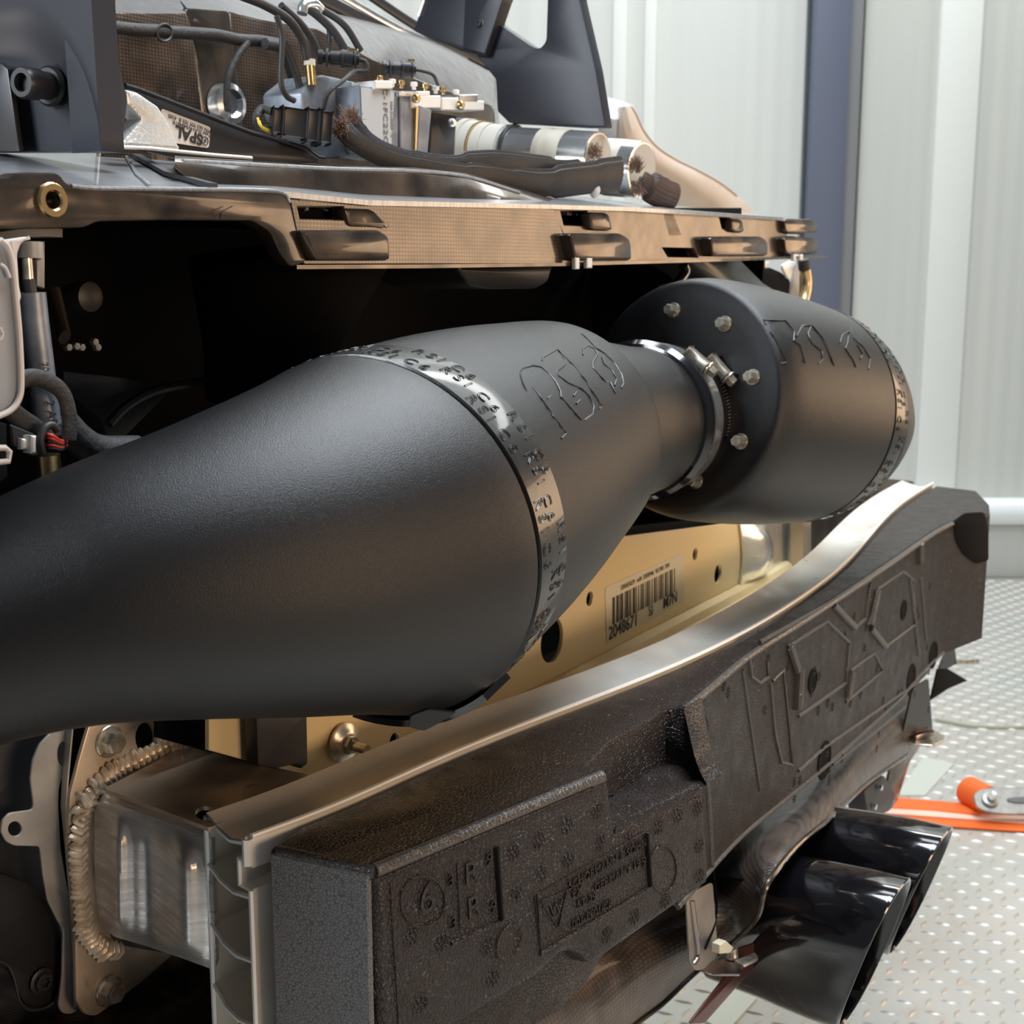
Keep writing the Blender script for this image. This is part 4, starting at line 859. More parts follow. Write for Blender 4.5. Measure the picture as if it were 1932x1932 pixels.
plate('edge', rnd([(1755, 1300), (1745, 1395), (1716, 1440), (1694, 1510), (1680, 1530), (1670, 1500), (1690, 1400), (1700, 1300)], 4), .64, .004, M_CARBS, ed)
# ================================================================ LEFT MIDDLE
def base(x, y, c): return PN(x, y, c)
gp = thing('door_skin_panel', 'grey rounded panel with a pale rim at the left edge beside the strut', 'panel', base(0, 790, .60))
go = [(-90, 455), (0, 452), (14, 466), (24, 500), (30, 560), (37, 640), (40, 720), (36, 752), (20, 774), (-10, 788), (-90, 790)]
plate('skin', rnd(go, 12), .60, .004, M_FLANGE, gp); mb = MB(); tube(mb, [PN(*q, .598) for q in go[1:-1]], .0016, 8); mb.build('rim', M_FLANGER, gp)
mb = MB(); tube(mb, [PN(*q, .597) for q in [(0, 498), (10, 506), (18, 524)]], .001, 8); tube(mb, [PN(*q, .597) for q in [(0, 618), (5, 630), (0, 642)]], .0008, 6); mb.build('bead', M_FLANGER, gp, kind='stuff')
hb = thing('hinge_bracket', 'grey angled bracket over the strut under the left end of the carbon panel', 'bracket', base(60, 590, .66))
mb = MB(); P_ = [(-60, 452), (0, 446), (40, 440), (90, 438), (118, 440)]
grid(mb, [[PN(x, y - 8, .69) for x, y in P_], [PN(x, y + 8, .685) for x, y in P_]], th=N * .03); mb.build('top_arm', M_GREYB, hb)
plate('leg', rnd([(18, 452), (60, 446), (40, 462), (34, 480), (38, 540), (42, 560), (36, 580), (30, 588), (26, 560), (22, 500)], 4), .64, .006, M_FLANGER, hb); plate('flange', [(78, 455), (86, 455), (86, 545), (70, 540), (70, 492), (78, 488)], .68, .004, M_GREYB, hb)
st = thing('gas_strut', 'slim metal strut cylinder standing at the left edge under the carbon panel', 'strut', base(75, 895, .68))
mb = MB(); tube(mb, [PN(36 + 20, 456, .67), PN(57, 487, .67)], .0072, 24, smooth=False); mb.build('collar', M_GREYB, st)
mb = MB(); tube(mb, [PN(51, 487, .67), PN(54, 530, .67)], .0031, 16, smooth=False); mb.build('rod', M_ZINC, st)
mb = MB(); tube(mb, [PN(54, 526, .67), PN(58, 552, .67)], .0036, 16, smooth=False); mb.build('seal', M_RUBBER, st)
mb = MB(); tube(mb, [PN(62, 552, .672), PN(66, 600, .672), PN(90, 800, .672)], [.0074, .0080], 32, smooth=False); mb.build('cylinder', M_GALV, st)
mb = MB(); tube(mb, [PN(88, 858, .672), PN(92, 900, .672)], .0078, 28, smooth=False); mb.build('end_fitting', M_BRASS, st)
textat('printed_text', '208', .006, PN(86, 697, .6635), Z * -.95 + U * .1, U, M_INK, st, th=.0002); textat('printed_text', '2 AR', .008, PN(97, 780, .6635), Z * -.97 + U * .1, U, M_INK, st, th=.0002)
hz = thing('wiring_harness', 'taped black wiring harness wrapped around the strut, red wires showing', 'wiring', base(80, 870, .66))
mb = MB(); tube(mb, [PN(*q, .655) for q in [(30, 722), (60, 712), (95, 722), (120, 745), (132, 790), (130, 830)]], .0052, 12, flat=.5); mb.build('tape_strap', M_CLOTHTAPE, hz)
mb = MB(); tube(mb, [PN(*q, .665) for q in [(10, 765), (40, 790), (70, 810), (90, 830)]], .006, 12, flat=.6); tube(mb, [PN(*q, .68) for q in [(120, 800), (150, 830), (190, 850), (260, 850)]], .01, 12); mb.build('taped_branch', M_CLOTHTAPE, hz, kind='stuff')
mb = MB(); extr(mb, [[PN(*q, .66) for q in rnd([(20, 800), (70, 820), (75, 858), (60, 862), (24, 842)], 5)]], N, .012, .001); mb.build('plug_body', M_PLASTIC, hz)
mb = MB(); pbox(mb, 60, 822, 70, 856, .652, .008, .001); pbox(mb, 42, 828, 60, 848, .656, .006, .001); mb.build('locking_tab', M_PALE, hz, label='pale locking tab')
for i, m_ in enumerate((M_RED, M_RED, M_PLASTIC, M_RED, M_PLASTIC)):
    mb = MB(); tube(mb, [PN(82, 818 + i * 7, .655), PN(98, 822 + i * 6, .648), PN(114, 832 + i * 4, .652), PN(125, 830 + i * 3, .66)], .0011, 8); mb.build('wire', m_, hz)
mb = MB(); tube(mb, [PN(*q, .652) for q in [(80, 855), (76, 830), (84, 808), (98, 802), (108, 812)]], .0025, 10); mb.build('loop', M_RUBBER, hz)
lk = thing('latch', 'pale rimmed black latch at the left edge under the grey panel', 'latch', base(5, 880, .62))
mb = MB(); tube(mb, [PN(*q, .61) for q in [(-20, 845), (10, 845), (18, 852), (16, 870), (-20, 874)]], .0016, 8, smooth=False); mb.build('rim', M_FLANGER, lk)
plate('body', [(-60, 780), (14, 800), (16, 900), (-60, 960)], .625, .01, M_DARK, lk)
# ================================================================ ENGINE BAY BEHIND THE CANISTERS
bay = thing('bay_dark_box', 'black box added to keep the rear bay behind the canisters dark', 'dark box', base(600, 900, 1.0))  # added box of near black panels that keeps the bay dark
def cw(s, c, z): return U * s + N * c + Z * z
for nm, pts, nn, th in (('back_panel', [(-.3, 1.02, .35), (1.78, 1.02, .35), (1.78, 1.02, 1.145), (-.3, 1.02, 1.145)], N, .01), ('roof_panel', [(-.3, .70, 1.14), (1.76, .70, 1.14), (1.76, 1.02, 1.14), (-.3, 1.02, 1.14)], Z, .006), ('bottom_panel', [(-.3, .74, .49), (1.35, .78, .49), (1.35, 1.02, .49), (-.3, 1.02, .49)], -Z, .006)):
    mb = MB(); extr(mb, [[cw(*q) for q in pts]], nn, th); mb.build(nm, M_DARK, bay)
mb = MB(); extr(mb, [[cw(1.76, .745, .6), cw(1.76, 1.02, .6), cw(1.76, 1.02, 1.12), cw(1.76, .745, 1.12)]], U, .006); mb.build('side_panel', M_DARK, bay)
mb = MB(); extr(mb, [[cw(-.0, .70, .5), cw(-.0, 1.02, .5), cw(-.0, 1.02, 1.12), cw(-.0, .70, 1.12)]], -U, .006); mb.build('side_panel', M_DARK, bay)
lampm = mat('dull_metal', (.09, .07, .06), .4, metal=.6)
rp = thing('rod_link', 'dull brown control arm in the dark bay beside the strut', 'suspension arm', base(110, 630, .78))
mb = MB(); tube(mb, [PN(100, 555, .80), PN(112, 600, .79), PN(122, 636, .78)], [.010, .008], 12, flat=.5); mb.build('arm', lampm, rp)
rm = thing('rubber_mount', 'round dim rubber mount in the dark bay', 'rubber mount', base(150, 590, .85)); mb = MB(); revolve(mb, PN(155, 560, .85), -N, [(-.02, .008), (0, .0125), (.01, .0115), (.012, .006)], 32); mb.build('disc', mat('dim_rubber', (.03, .026, .026), .45), rm)
for i, (x, y) in enumerate(((125, 655), (140, 653), (150, 655), (175, 645), (180, 655))): 
    bolt(PN(x, y, .84), -N, .0032, .004, M_ZINC, rp, 'rivet', washer=False)
ft = thing('intake_trunk', 'flat dark trunk panel low in the bay above the canister snout', 'duct', base(260, 760, .9))
plate('panel', [(120, 700), (265, 715), (275, 738), (330, 730), (210, 850), (190, 790), (120, 735)], .86, .01, lampm if False else M_PLASTIC, ft)
mb = MB(); tube(mb, [PN(*q, .84) for q in [(205, 800), (240, 765), (300, 735), (400, 718)]], .004, 8); mb.build('rolled_edge', M_PLASTIC, ft)
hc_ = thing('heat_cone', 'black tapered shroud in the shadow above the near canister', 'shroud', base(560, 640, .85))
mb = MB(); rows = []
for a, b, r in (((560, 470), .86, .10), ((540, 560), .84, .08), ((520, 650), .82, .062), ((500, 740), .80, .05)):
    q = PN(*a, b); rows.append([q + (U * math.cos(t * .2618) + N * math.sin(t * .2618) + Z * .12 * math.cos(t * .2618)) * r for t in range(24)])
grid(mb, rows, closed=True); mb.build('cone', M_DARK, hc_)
hk = thing('duct_mouth', 'glossy black rounded duct mouth hanging from the middle of the carbon panel', 'duct', base(950, 545, .70))
plate('lip', rnd([(858, 500), (1045, 498), (1036, 532), (1015, 545), (920, 546), (890, 540), (872, 522)], 10), .72, .10, M_BLACK2, hk, bev=.004)
dt = thing('air_duct', 'glossy black tapered duct running from the carbon panel down onto the far canister', 'duct', base(1400, 560, .72))
mb = MB(); L1 = [(1240, 490), (1290, 520), (1330, 560), (1370, 600)]; L2 = [(1395, 490), (1440, 535), (1480, 560), (1535, 572)]
def mid(a, b, t): return (a[0] + (b[0] - a[0]) * t, a[1] + (b[1] - a[1]) * t)
grid(mb, [[PN(*mid(a, b, t), .74 - .035 * math.sin(math.pi * t)) for a, b in zip(L1, L2)] for t in [i / 8 for i in range(9)]], th=N * .02); mb.build('body', M_BLACK2, dt)
mb = MB(); tube(mb, [PN(*q, .70) for q in [(1290, 500), (1292, 515), (1270, 540), (1236, 548)]], .006, 10); mb.build('hook', M_GLOSS, dt)
ta = thing('body_tab', 'pale gold body tab under the right end of the carbon panel', 'body panel', base(1430, 520, .9)); plate('tab', [(1410, 494), (1452, 494), (1450, 508), (1440, 512), (1434, 522), (1428, 516)], .86, .004, M_LABEL, ta)
kn = thing('rubber_block', 'black rubber block under the right end of the carbon panel', 'rubber mount', base(1465, 560, .8)); plate('block', rnd([(1436, 515), (1452, 504), (1475, 514), (1492, 530), (1488, 566), (1460, 562), (1440, 535)], 4), .80, .03, M_DARK, kn)
lp_ = thing('bracket', 'bright white lit bracket tip under the right end of the carbon panel', 'bracket', base(1490, 520, .8)); plate('tip', rnd([(1478, 500), (1492, 492), (1504, 494), (1496, 510), (1494, 526), (1488, 526), (1478, 508)], 2), .79, .004, M_ALUW, lp_)
pp = thing('pipe', 'crinkled golden foil wrapped pipe under the right end of the carbon panel', 'pipe', base(1515, 570, .8)); mb = MB(); P_ = [PN(1519, 508, .78), PN(1522, 530, .78), PN(1520, 552, .78), PN(1514, 576, .78)]; tube(mb, P_, .0085, 14, rib=0); mb.build('wrap', mat('gold_foil', (.75, .55, .3), .3, metal=.7, bump=('noise', 90, .9)), pp)
mb = MB(); tube(mb, [PN(1516, 488, .78), PN(1518, 508, .78)], .0095, 14, smooth=False); mb.build('cap', M_RUBBER, pp); plate('strip', [(1502, 500), (1510, 500), (1508, 570), (1490, 566)], .80, .004, M_GREYB, pp)
# ================================================================ SPOILER UPRIGHTS
uc = PN(190, 280, .74).dot(U)
lu = thing('spoiler_upright', 'thick black spoiler upright with a bolt knob at the upper left edge', 'spoiler mount', PN(120, 285, .74))
rows = []
crt = smoothtab([(-80, 80), (0, 72), (60, 72), (110, 110), (150, 170), (175, 240), (190, 320)], 40)
for j in range(31):
    y = -60 + 345 * j / 30; row = []
    for i in range(41):
        x = -80 + (172 + max(0, y) * .065 + 80) * i / 40; cr = interp(crt, x)
        dd = max(0, min(1, (y - cr + 65) / 110)); row.append(PU(x, y, uc + .010 * dd * dd * (3 - 2 * dd)))
    rows.append(row)
mb = MB(); grid(mb, rows, th=U * .02); mb.build('outer_face', M_WING, lu)
mb = MB(); e0_ = [r[-1] for r in rows]; e1x = 0
right = []
for j in range(31):
    y = -60 + 345 * j / 30; x = interp([(-60, 190), (0, 198), (100, 220), (190, 240), (255, 232), (285, 190)], y); right.append(PN(x, y, e0_[j].dot(N) + .001))
grid(mb, [[p + U * .0005 for p in e0_], right], th=N * .03); mb.build('rear_edge', M_WING, lu)
plate('front_flange', [(-60, 110), (0, 118), (14, 130), (36, 286), (-60, 290)], uc - .004, .004, M_PLASTIC, lu, n=U)
kb = PU(97, 163, uc + .006); kx = (PU(60, 158, uc - .012) - kb).normalized()
mb = MB(); revolve(mb, kb, kx, [(-.002, .012), (0, .0135), (.002, .0138), (.004, .012), (.004, .0095), (.013, .0092), (.014, .0105), (.0255, .0108), (.028, .0095), (.028, .0062), (.022, .0055)], 40); kn2 = mb.build('knob_bolt', M_PLASTIC, lu)
ru = thing('spoiler_upright', 'tall black spoiler blade at the upper middle right, with a triangular cut-out', 'spoiler mount', PN(1040, 240, .74))
uc2 = PN(1090, 200, .80).dot(U)
bl = [(900, 95), (935, 70), (940, -80), (955, -80)]
plate('blade', rnd([(880, 80), (925, 95), (945, -80), (1085, -80), (1094, 0), (1124, 130), (1142, 240), (1100, 240), (960, 232), (938, 210), (935, 150)], 4), uc2, .016, M_WING, ru, n=U, holes=[rnd([(968, -40), (1034, -40), (1030, 78), (1018, 92), (1004, 88), (936, 42)], 8)], bev=.0015)
plate('head_block', rnd([(800, -80), (960, -80), (948, 0), (912, 106), (868, 96), (778, 58), (792, 20)], 5), uc2 - .012, .02, M_WING, ru, n=U, bev=.003)
plate('head_step', rnd([(880, -80), (962, -80), (948, 2), (914, 104), (872, 92)], 4), uc2 - .014, .004, M_WING, ru, n=U, bev=.002)
bolt(PU(905, 44, uc2 - .0135), -U, .0045, .003, M_PLASTIC, ru, 'socket_bolt', torx=True); mb = MB(); tube(mb, [PU(800, 0, uc2 - .013), PU(790, 30, uc2 - .013)], .0018, 8, smooth=False); mb.build('pin', M_CHROME, ru)
# ================================================================ FENDER AND FILM (right of the blade)
fd = thing('rear_fender', 'masked beige rear fender curving down behind the right end of the carbon panel', 'fender', base(1300, 400, 1.05))
O1 = [(1190, 200), (1200, 215), (1214, 245), (1238, 275), (1275, 300), (1320, 322), (1360, 345), (1390, 368), (1412, 388), (1424, 410)]
O2 = [(1160, 205), (1150, 235), (1150, 270), (1160, 300), (1180, 330), (1210, 350), (1240, 370), (1260, 385), (1280, 395), (1300, 412)]
mb = MB(); grid(mb, [crom([PN(*mid(a, b, t), 1.02 + .10 * (1 - math.cos(t * 1.5)) - (.05 * t)) for a, b in zip(O1, O2)], 3) for t in [0, .12, .3, .5, .7, .85, 1]], th=N * .006); mb.build('skin', M_BEIGE, fd)
mb = MB(); tube(mb, [PN(*q, 1.019) for q in O1[:8]], .0022, 8); mb.build('edge', M_FLANGER, fd)
pf_ = thing('protective_film', 'bluish translucent protective film stretched beside the spoiler blade', 'film', base(1165, 290, 1.04)); mb = MB()
grid(mb, [[PN(1120, 178, 1.06), PN(1150, 184, 1.05), PN(1196, 198, 1.02)], [PN(1128, 215, 1.04), PN(1158, 225, 1.03), PN(1194, 225, 1.03)], [PN(1130, 250, 1.06), PN(1160, 262, 1.04), PN(1192, 256, 1.04)], [PN(1128, 300, 1.06), PN(1160, 310, 1.04), PN(1200, 300, 1.05)]], th=N * .001); mb.build('film', M_FILM, pf_)
# ================================================================ CARBON AIRBOX
ab = thing('airbox', 'large bronze carbon fibre airbox filling the upper left behind the wiring', 'airbox', base(480, 290, 1.0))
plate('left_panel', rnd([(190, 22), (352, 24), (364, 60), (392, 290), (400, 330), (190, 330)], 5), 1.0, .006, M_CARB, ab, bev=.002)
plate('middle_panel', rnd([(352, 14), (432, 20), (440, 70), (470, 330), (398, 330), (372, 120)], 5), 1.012, .006, M_CARBS, ab, bev=.002)
plate('right_panel', rnd([(434, 20), (470, 32), (600, 54), (700, 110), (800, 154), (930, 199), (940, 330), (466, 330), (440, 120)], 6), 1.02, .006, M_CARB, ab, bev=.002)
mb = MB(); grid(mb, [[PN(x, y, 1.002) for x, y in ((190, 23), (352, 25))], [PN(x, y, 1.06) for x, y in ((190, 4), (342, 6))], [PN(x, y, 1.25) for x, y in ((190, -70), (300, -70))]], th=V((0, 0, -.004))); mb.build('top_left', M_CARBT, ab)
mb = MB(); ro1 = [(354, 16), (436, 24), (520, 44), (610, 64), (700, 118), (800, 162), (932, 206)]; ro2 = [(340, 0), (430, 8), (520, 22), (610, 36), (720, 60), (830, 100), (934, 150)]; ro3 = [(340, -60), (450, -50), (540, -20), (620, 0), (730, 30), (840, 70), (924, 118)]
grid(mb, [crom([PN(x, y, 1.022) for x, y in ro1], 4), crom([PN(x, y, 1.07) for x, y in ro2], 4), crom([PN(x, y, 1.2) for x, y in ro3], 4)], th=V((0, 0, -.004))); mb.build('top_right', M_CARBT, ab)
mb = MB(); grid(mb, [[PN(932, 206, 1.024), PN(942, 330, 1.024)], [PN(936, 150, 1.07), PN(950, 330, 1.07)], [PN(924, 118, 1.2), PN(950, 330, 1.2)]], th=N * .003); mb.build('end_cap', M_CARBS, ab)
mb = MB(); revolve(mb, PN(432, 196, 1.0), -N, [(-.01, .02), (.004, .02), (.006, .014), (.002, .010)], 30); mb.build('round_fitting', M_CHROME, ab)
rr_ = thing('rear_window_seal', 'dark ribbed window seal rails sloping down behind the valve block to the spoiler blade', 'window seal', base(800, 90, 1.2))
for pts, r, m_ in (([(690, -14), (790, 52), (900, 112), (935, 128)], .007, M_PLASTIC), ([(640, -10), (760, 58), (880, 112)], .005, M_CHROME), ([(620, 0), (690, 36), (800, 88), (850, 112)], .006, M_PLASTIC), ([(560, -20), (640, 16), (700, 52)], .007, M_PLASTIC)):
    mb = MB(); tube(mb, [PN(x, y, 1.12) for x, y in pts], r, 8, flat=.5); mb.build('rail', m_, rr_)
# ================================================================ BRACKETS AND STICKER
cs = thing('cast_bracket', 'rough cast aluminium bracket behind the left spoiler upright', 'bracket', base(290, 282, .78))
plate('body', rnd([(238, 168), (262, 174), (300, 200), (322, 235), (342, 284), (222, 276), (268, 224), (240, 196)], 5), .80, .016, M_CAST, cs, bev=.003)
mb = MB(); tube(mb, [PN(224, 277, .795), PN(285, 280, .795), PN(342, 286, .795), PN(400, 292, .8), PN(475, 298, .8)], .0014, 8, smooth=False); mb.build('lower_edge', M_ALUW, cs)
fbk = thing('fan_bracket', 'black triangular fan bracket with a white sticker, upper left', 'bracket', base(450, 300, .84))
plate('web', rnd([(236, 162), (262, 170), (470, 250), (588, 282), (606, 292), (600, 308), (480, 312), (330, 298), (250, 280)], 3), .84, .003, M_PLASTIC, fbk)
mb = MB(); tube(mb, [PN(x, y, .836) for x, y in [(236, 161), (262, 169), (470, 249), (575, 279), (600, 296), (612, 298)]], .002, 8, smooth=False); mb.build('folded_edge', M_BLACK2, fbk)
stk = rnd([(304, 204), (398, 240), (394, 280), (330, 270), (306, 240)], 6); sk_ = plate('sticker', stk, .8385, .0006, M_LABELW, fbk, bev=.0001)
ex_ = (PN(330, 214, .838) - PN(390, 237, .838)).normalized(); q0 = PN(358, 252, .838); nn_ = -N; ey_ = nn_.cross(ex_)
textat('printed_text', 'SPAL', .0125, PN(357, 255, .838), ex_, ey_, M_INK, sk_, th=.0002, bold=.0004, lift=.0001, sx=1.1)
textat('printed_text', 'Type ELA14V04B48TR', .0045, PN(362, 243, .838), ex_, ey_, M_INK, sk_, th=.0002, lift=.0001); textat('printed_text', 'P/N 563 959 703 B  4105', .0045, PN(358, 233, .838), ex_, ey_, M_INK, sk_, th=.0002, lift=.0001)
mb = MB(); o_ = PN(387, 266, .8378); tube(mb, [o_ + (ex_ * math.cos(a * .35) + ey_ * math.sin(a * .35)) * .0034 for a in range(19)], .0004, 6, smooth=False); tube(mb, [o_ + ex_ * .001 + ey_ * .0022, o_ - ex_ * .0008, o_ + ex_ * .0008, o_ - ex_ * .001 - ey_ * .0022], .0004, 6); mb.build('printed_emblem', M_INK, sk_, kind='stuff')
# ================================================================ HYDRAULIC VALVE BLOCK
vb = thing('valve_block', 'grey aluminium hydraulic valve block with fittings, upper middle', 'valve block', base(720, 305, .86))
plate('cast_housing', rnd([(568, 172), (608, 140), (680, 156), (684, 290), (640, 300), (600, 240), (572, 220)], 8), .90, .05, M_GALV, vb, bev=.004)
plate('label_body', rnd([(680, 160), (752, 172), (752, 300), (700, 288), (682, 230)], 3), .868, .05, M_GALV, vb, bev=.001)
lg = plate('data_label', rnd([(681, 164), (744, 174), (738, 290), (706, 280), (684, 232)], 3), .8675, .0004, M_LABELG, vb, bev=.0001)
ey2 = U; ex2 = -Z
textat('printed_text', 'C-1FC22C', .0098, PN(727, 218, .867), ex2, ey2, M_INKG, lg, th=.0002, lift=.0001, sx=1.3); textat('printed_text', '00A3N000F 1L', .0048, PN(739, 225, .867), ex2, ey2, M_INKG, lg, th=.0002, lift=.0001, sx=1.2)
plate('mottled_body', rnd([(754, 174), (786, 180), (788, 300), (756, 300)], 2), .866, .05, M_GALV, vb, bev=.001); plate('mottled_body', rnd([(792, 198), (815, 208), (806, 306), (786, 300)], 2), .862, .05, M_GALV, vb, bev=.001)
plate('copper_gasket', [(785, 200), (793, 202), (789, 302), (783, 300)], .863, .04, M_BRASS, vb, bev=.0004)
plate('black_solenoid', rnd([(815, 212), (862, 218), (858, 300), (808, 304)], 4), .875, .05, M_PLASTIC, vb, bev=.002)
for (x0, y0, x1, y1, m_) in ((752, 172, 790, 182, M_CHROME), (776, 180, 832, 204, M_ALUW), (834, 184, 866, 208, M_ALUW), (866, 178, 902, 194, M_CHROME), (876, 190, 914, 208, M_ALUW), (708, 152, 742, 168, M_ALUW), (786, 172, 812, 182, M_ALUW)):
    mb = MB(); pbox(mb, x0, y0, x1, y1, .864, .03, .001); mb.build('port_block', m_, vb)
for i, (x, y) in enumerate(((716, 148), (740, 154), (757, 156), (781, 159), (802, 162), (822, 166), (836, 168), (860, 173))):
    mb = MB(); q = PN(x, y + 10, .875); revolve(mb, q, Z, [(0, .0022), (.0035, .0022), (.0035, .0038), (.007, .0038), (.0075, .003)], 16); mb.build('port_cap', (M_BRASS, M_ALUW)[i % 2], vb)
for x, y in ((782, 186), (866, 198), (850, 232)): 
    mb = MB(); revolve(mb, PN(x, y, .862), -N, [(0, .003), (0, .0045), (.004, .0045), (.006, .003)], 20); mb.build('plug_screw', M_BRASS if y < 220 else M_CHROME, vb)
for s_, (x, y) in enumerate(((600, 108), (722, 128))):
    vt = thing('plug_connector', ['ribbed black plug connector on top of the valve block, left one', 'ribbed black plug connector on top of the valve block, right one'][s_], 'plug', base(x + 50, y + 20, .88)); ax_ = (PN(x + 100, y + 6, .86) - PN(x, y, .90)).normalized(); o_ = PN(x, y, .90)
    L = .040 if s_ == 0 else .034; r = .0066
    mb = MB(); revolve(mb, o_, ax_, [(0, r * .8), (0, r * 1.1), (L * .12, r * 1.1), (L * .12, r * .8), (L * .3, r * .8), (L * .3, r), (L * .55, r), (L * .55, r * 1.2), (L * .6, r * 1.2), (L * .6, r * 1.25), (L * .85, r * 1.25), (L * .85, r * .9), (L, r * .9)], 28); mb.build('body', M_PLASTIC, vt)
    for k in (.2, .58, .88): mb = MB(); revolve(mb, o_, ax_, [(L * k, r), (L * k, r * 1.32), (L * (k + .05), r * 1.32), (L * (k + .05), r)], 28, caps=False); mb.build('ring', M_RUBBER, vt)
    mb = MB(); boxm(mb, o_ + ax_ * L * .85 + Z * r * 1.3, ax_ * L * .12, ax_.cross(Z) * .003, Z * .0012, .0005); mb.build('latch', M_BRASS, vt, label='yellow latch')
    mb = MB(); e = o_ + ax_ * L; tube(mb, [e, e + ax_ * .006 - Z * .002, e + ax_ * .007 - Z * .010, e - Z * .012 - U * .008] + ([PN(650, 150, .85), PN(620, 175, .85), PN(610, 205, .86)] if s_ == 0 else [PN(825, 150, .88), PN(828, 165, .88)]), .0022, 10) if s_ == 0 else tube(mb, [e, e + ax_ * .008 - Z * .001, e + ax_ * .018 - Z * .004, PN(826, 160, .87)], .0018, 10)
    mb.build('lead', M_CLOTHTAPE, vt)
# large plug on the left
bp_ = thing('plug_connector', 'large black multi-pin plug with yellow wires left of the valve block', 'plug', base(570, 290, .84))
ax_ = (PN(640, 240, .815) - PN(515, 222, .85)).normalized(); o_ = PN(512, 228, .85); e2_ = ax_.cross(Z).normalized(); e3_ = e2_.cross(ax_)
def seg_(a, b, hy, hz, m_=M_PLASTIC, nm='shell'):
    mb = MB(); boxm(mb, o_ + ax_ * ((a + b) / 2), ax_ * ((b - a) / 2), e2_ * hy, e3_ * hz, .002); mb.build(nm, m_, bp_)
seg_(0, .010, .008, .0105); seg_(.008, .030, .009, .0125); seg_(.030, .040, .0105, .0138); seg_(.040, .043, .0115, .0145, M_RUBBER, 'seal'); seg_(.043, .052, .010, .0132)
mb = MB(); boxm(mb, o_ + ax_ * .018 - e2_ * .0095 + e3_ * .003, ax_ * .010, e2_ * .001, e3_ * .0012, .0004); mb.build('latch_lip', M_BLACK2, bp_)
mb = MB(); tube(mb, [PN(515, 210, .85), PN(495, 205, .86), PN(484, 222, .86), PN(492, 240, .86), PN(514, 248, .85)], .004, 10); mb.build('wire_loop', M_CLOTHTAPE, bp_)
for i in range(2): mb = MB(); tube(mb, [PN(486 + i * 3, 222 + i * 6, .853), PN(492 + i * 3, 238 + i * 3, .85), PN(512, 248 + i * 3, .848)], .0011, 8); mb.build('wire', M_YEL, bp_)
# ================================================================ ACTUATOR CYLINDERS
def actuator(endpx, c0, length, r, label, parts):
    e = PN(*endpx, c0); A = (V((-.80, .565, .10))).normalized(); root = thing('actuator_cylinder', label, 'cylinder', V((e.x, e.y, e.z - r)), 'pair of bright metal actuator cylinders')
    for nm, a, b, k, m_ in parts:
        mb = MB(); revolve(mb, e, A, [(a * length, r * k * .9), (a * length + .0006, r * k), (b * length - .0006, r * k), (b * length, r * k * .9)], 48); mb.build(nm, m_, root)
    mb = MB(); revolve(mb, e, -A, [(0, r * .9), (.0006, r * .9)], 48); mb.build('end_face', M_ENDCAP, root)
    return e, A
PT = [('barrel', 0, .86, 1.0, M_CHROME), ('tape_wrap', .20, .34, 1.02, M_TAPE), ('tape_wrap', .33, .39, 1.035, M_TAPE), ('nylon_ring', .66, .78, 1.08, M_NYLON), ('nylon_ring', .78, .86, 1.12, M_NYLON), ('nylon_ring', .87, .95, 1.17, M_NYLON), ('copper_ring', .86, .875, 1.19, M_BRASS), ('nylon_ring', .95, 1.0, 1.24, M_NYLON), ('rubber_ring', 1.0, 1.05, 1.25, M_RUBBER)]
e1v, A1v = actuator((1128, 298), .775, .19, .0290, 'near bright metal actuator cylinder with tape and a black tie', PT)
e2v, A2v = actuator((1212, 320), .80, .17, .0345, 'rear actuator cylinder, its open frayed end right of the near one', [('barrel', 0, 1.0, 1.0, M_CHROME), ('tape_wrap', .12, .3, 1.02, M_TAPE), ('nylon_ring', .8, 1.0, 1.1, M_NYLON)])
zt = thing('cable_tie', 'black cable tie around the near actuator cylinder', 'cable tie', e1v + A1v * .11); mb = MB(); a_ = A1v; u_ = (Z - a_ * a_.z).normalized(); s_ = a_.cross(u_); c_ = e1v + a_ * .118
tube(mb, [c_ + (s_ * math.cos(t * .3307) * .0302 + u_ * (math.sin(t * .3307) * .0305 - (.012 if math.sin(t * .3307) < -.3 else 0))) for t in range(20)], .0024, 8, smooth=False); mb.build('strap', M_RUBBER, zt)
def fray(pos, d, n, L, name, parent, m=M_FRAY, sp=.006):
    mb = MB()
    for _ in range(n):
        v = (d + V((random.uniform(-1, 1), random.uniform(-1, 1), random.uniform(-1, 1))) * .8).normalized(); p = pos + V((random.uniform(-sp, sp), random.uniform(-sp, sp) * .4, random.uniform(-sp, sp)))
        tube(mb, [p, p + v * L * .5, p + v * L + V((0, 0, random.uniform(-.002, .002)))], [.00035, .0002], 4, sub=2)
    return mb.build(name, m, parent, kind='stuff')
random.seed(5)
def cable(name, label, pts, r, flat, m=M_SLEEVE, rib=.035, frays=()):
    root = thing(name, label, 'cable', V(pts[0])); mb = MB(); tube(mb, pts, r, 44, flat=flat, rib=rib, sub=8); mb.build('sleeve', m, root)
    for p, d, n, L in frays: fray(p, d, n, L, 'frayed_end', root)
    return root
cable('braided_cable', 'black braided flat cable sweeping from the frayed sleeve under the near cylinder to the right', [PN(640, 236, .82), PN(675, 270, .81), PN(740, 302, .80), (PN(840, 324, .785)), PN(930, 334, .775), PN(1010, 345, .76), PN(1090, 338, .745), PN(1166, 328, .735)], [.009, .009, .009, .010, .012, .014, .017, .019], .4, frays=[(PN(645, 238, .815), -U, 160, .008)])
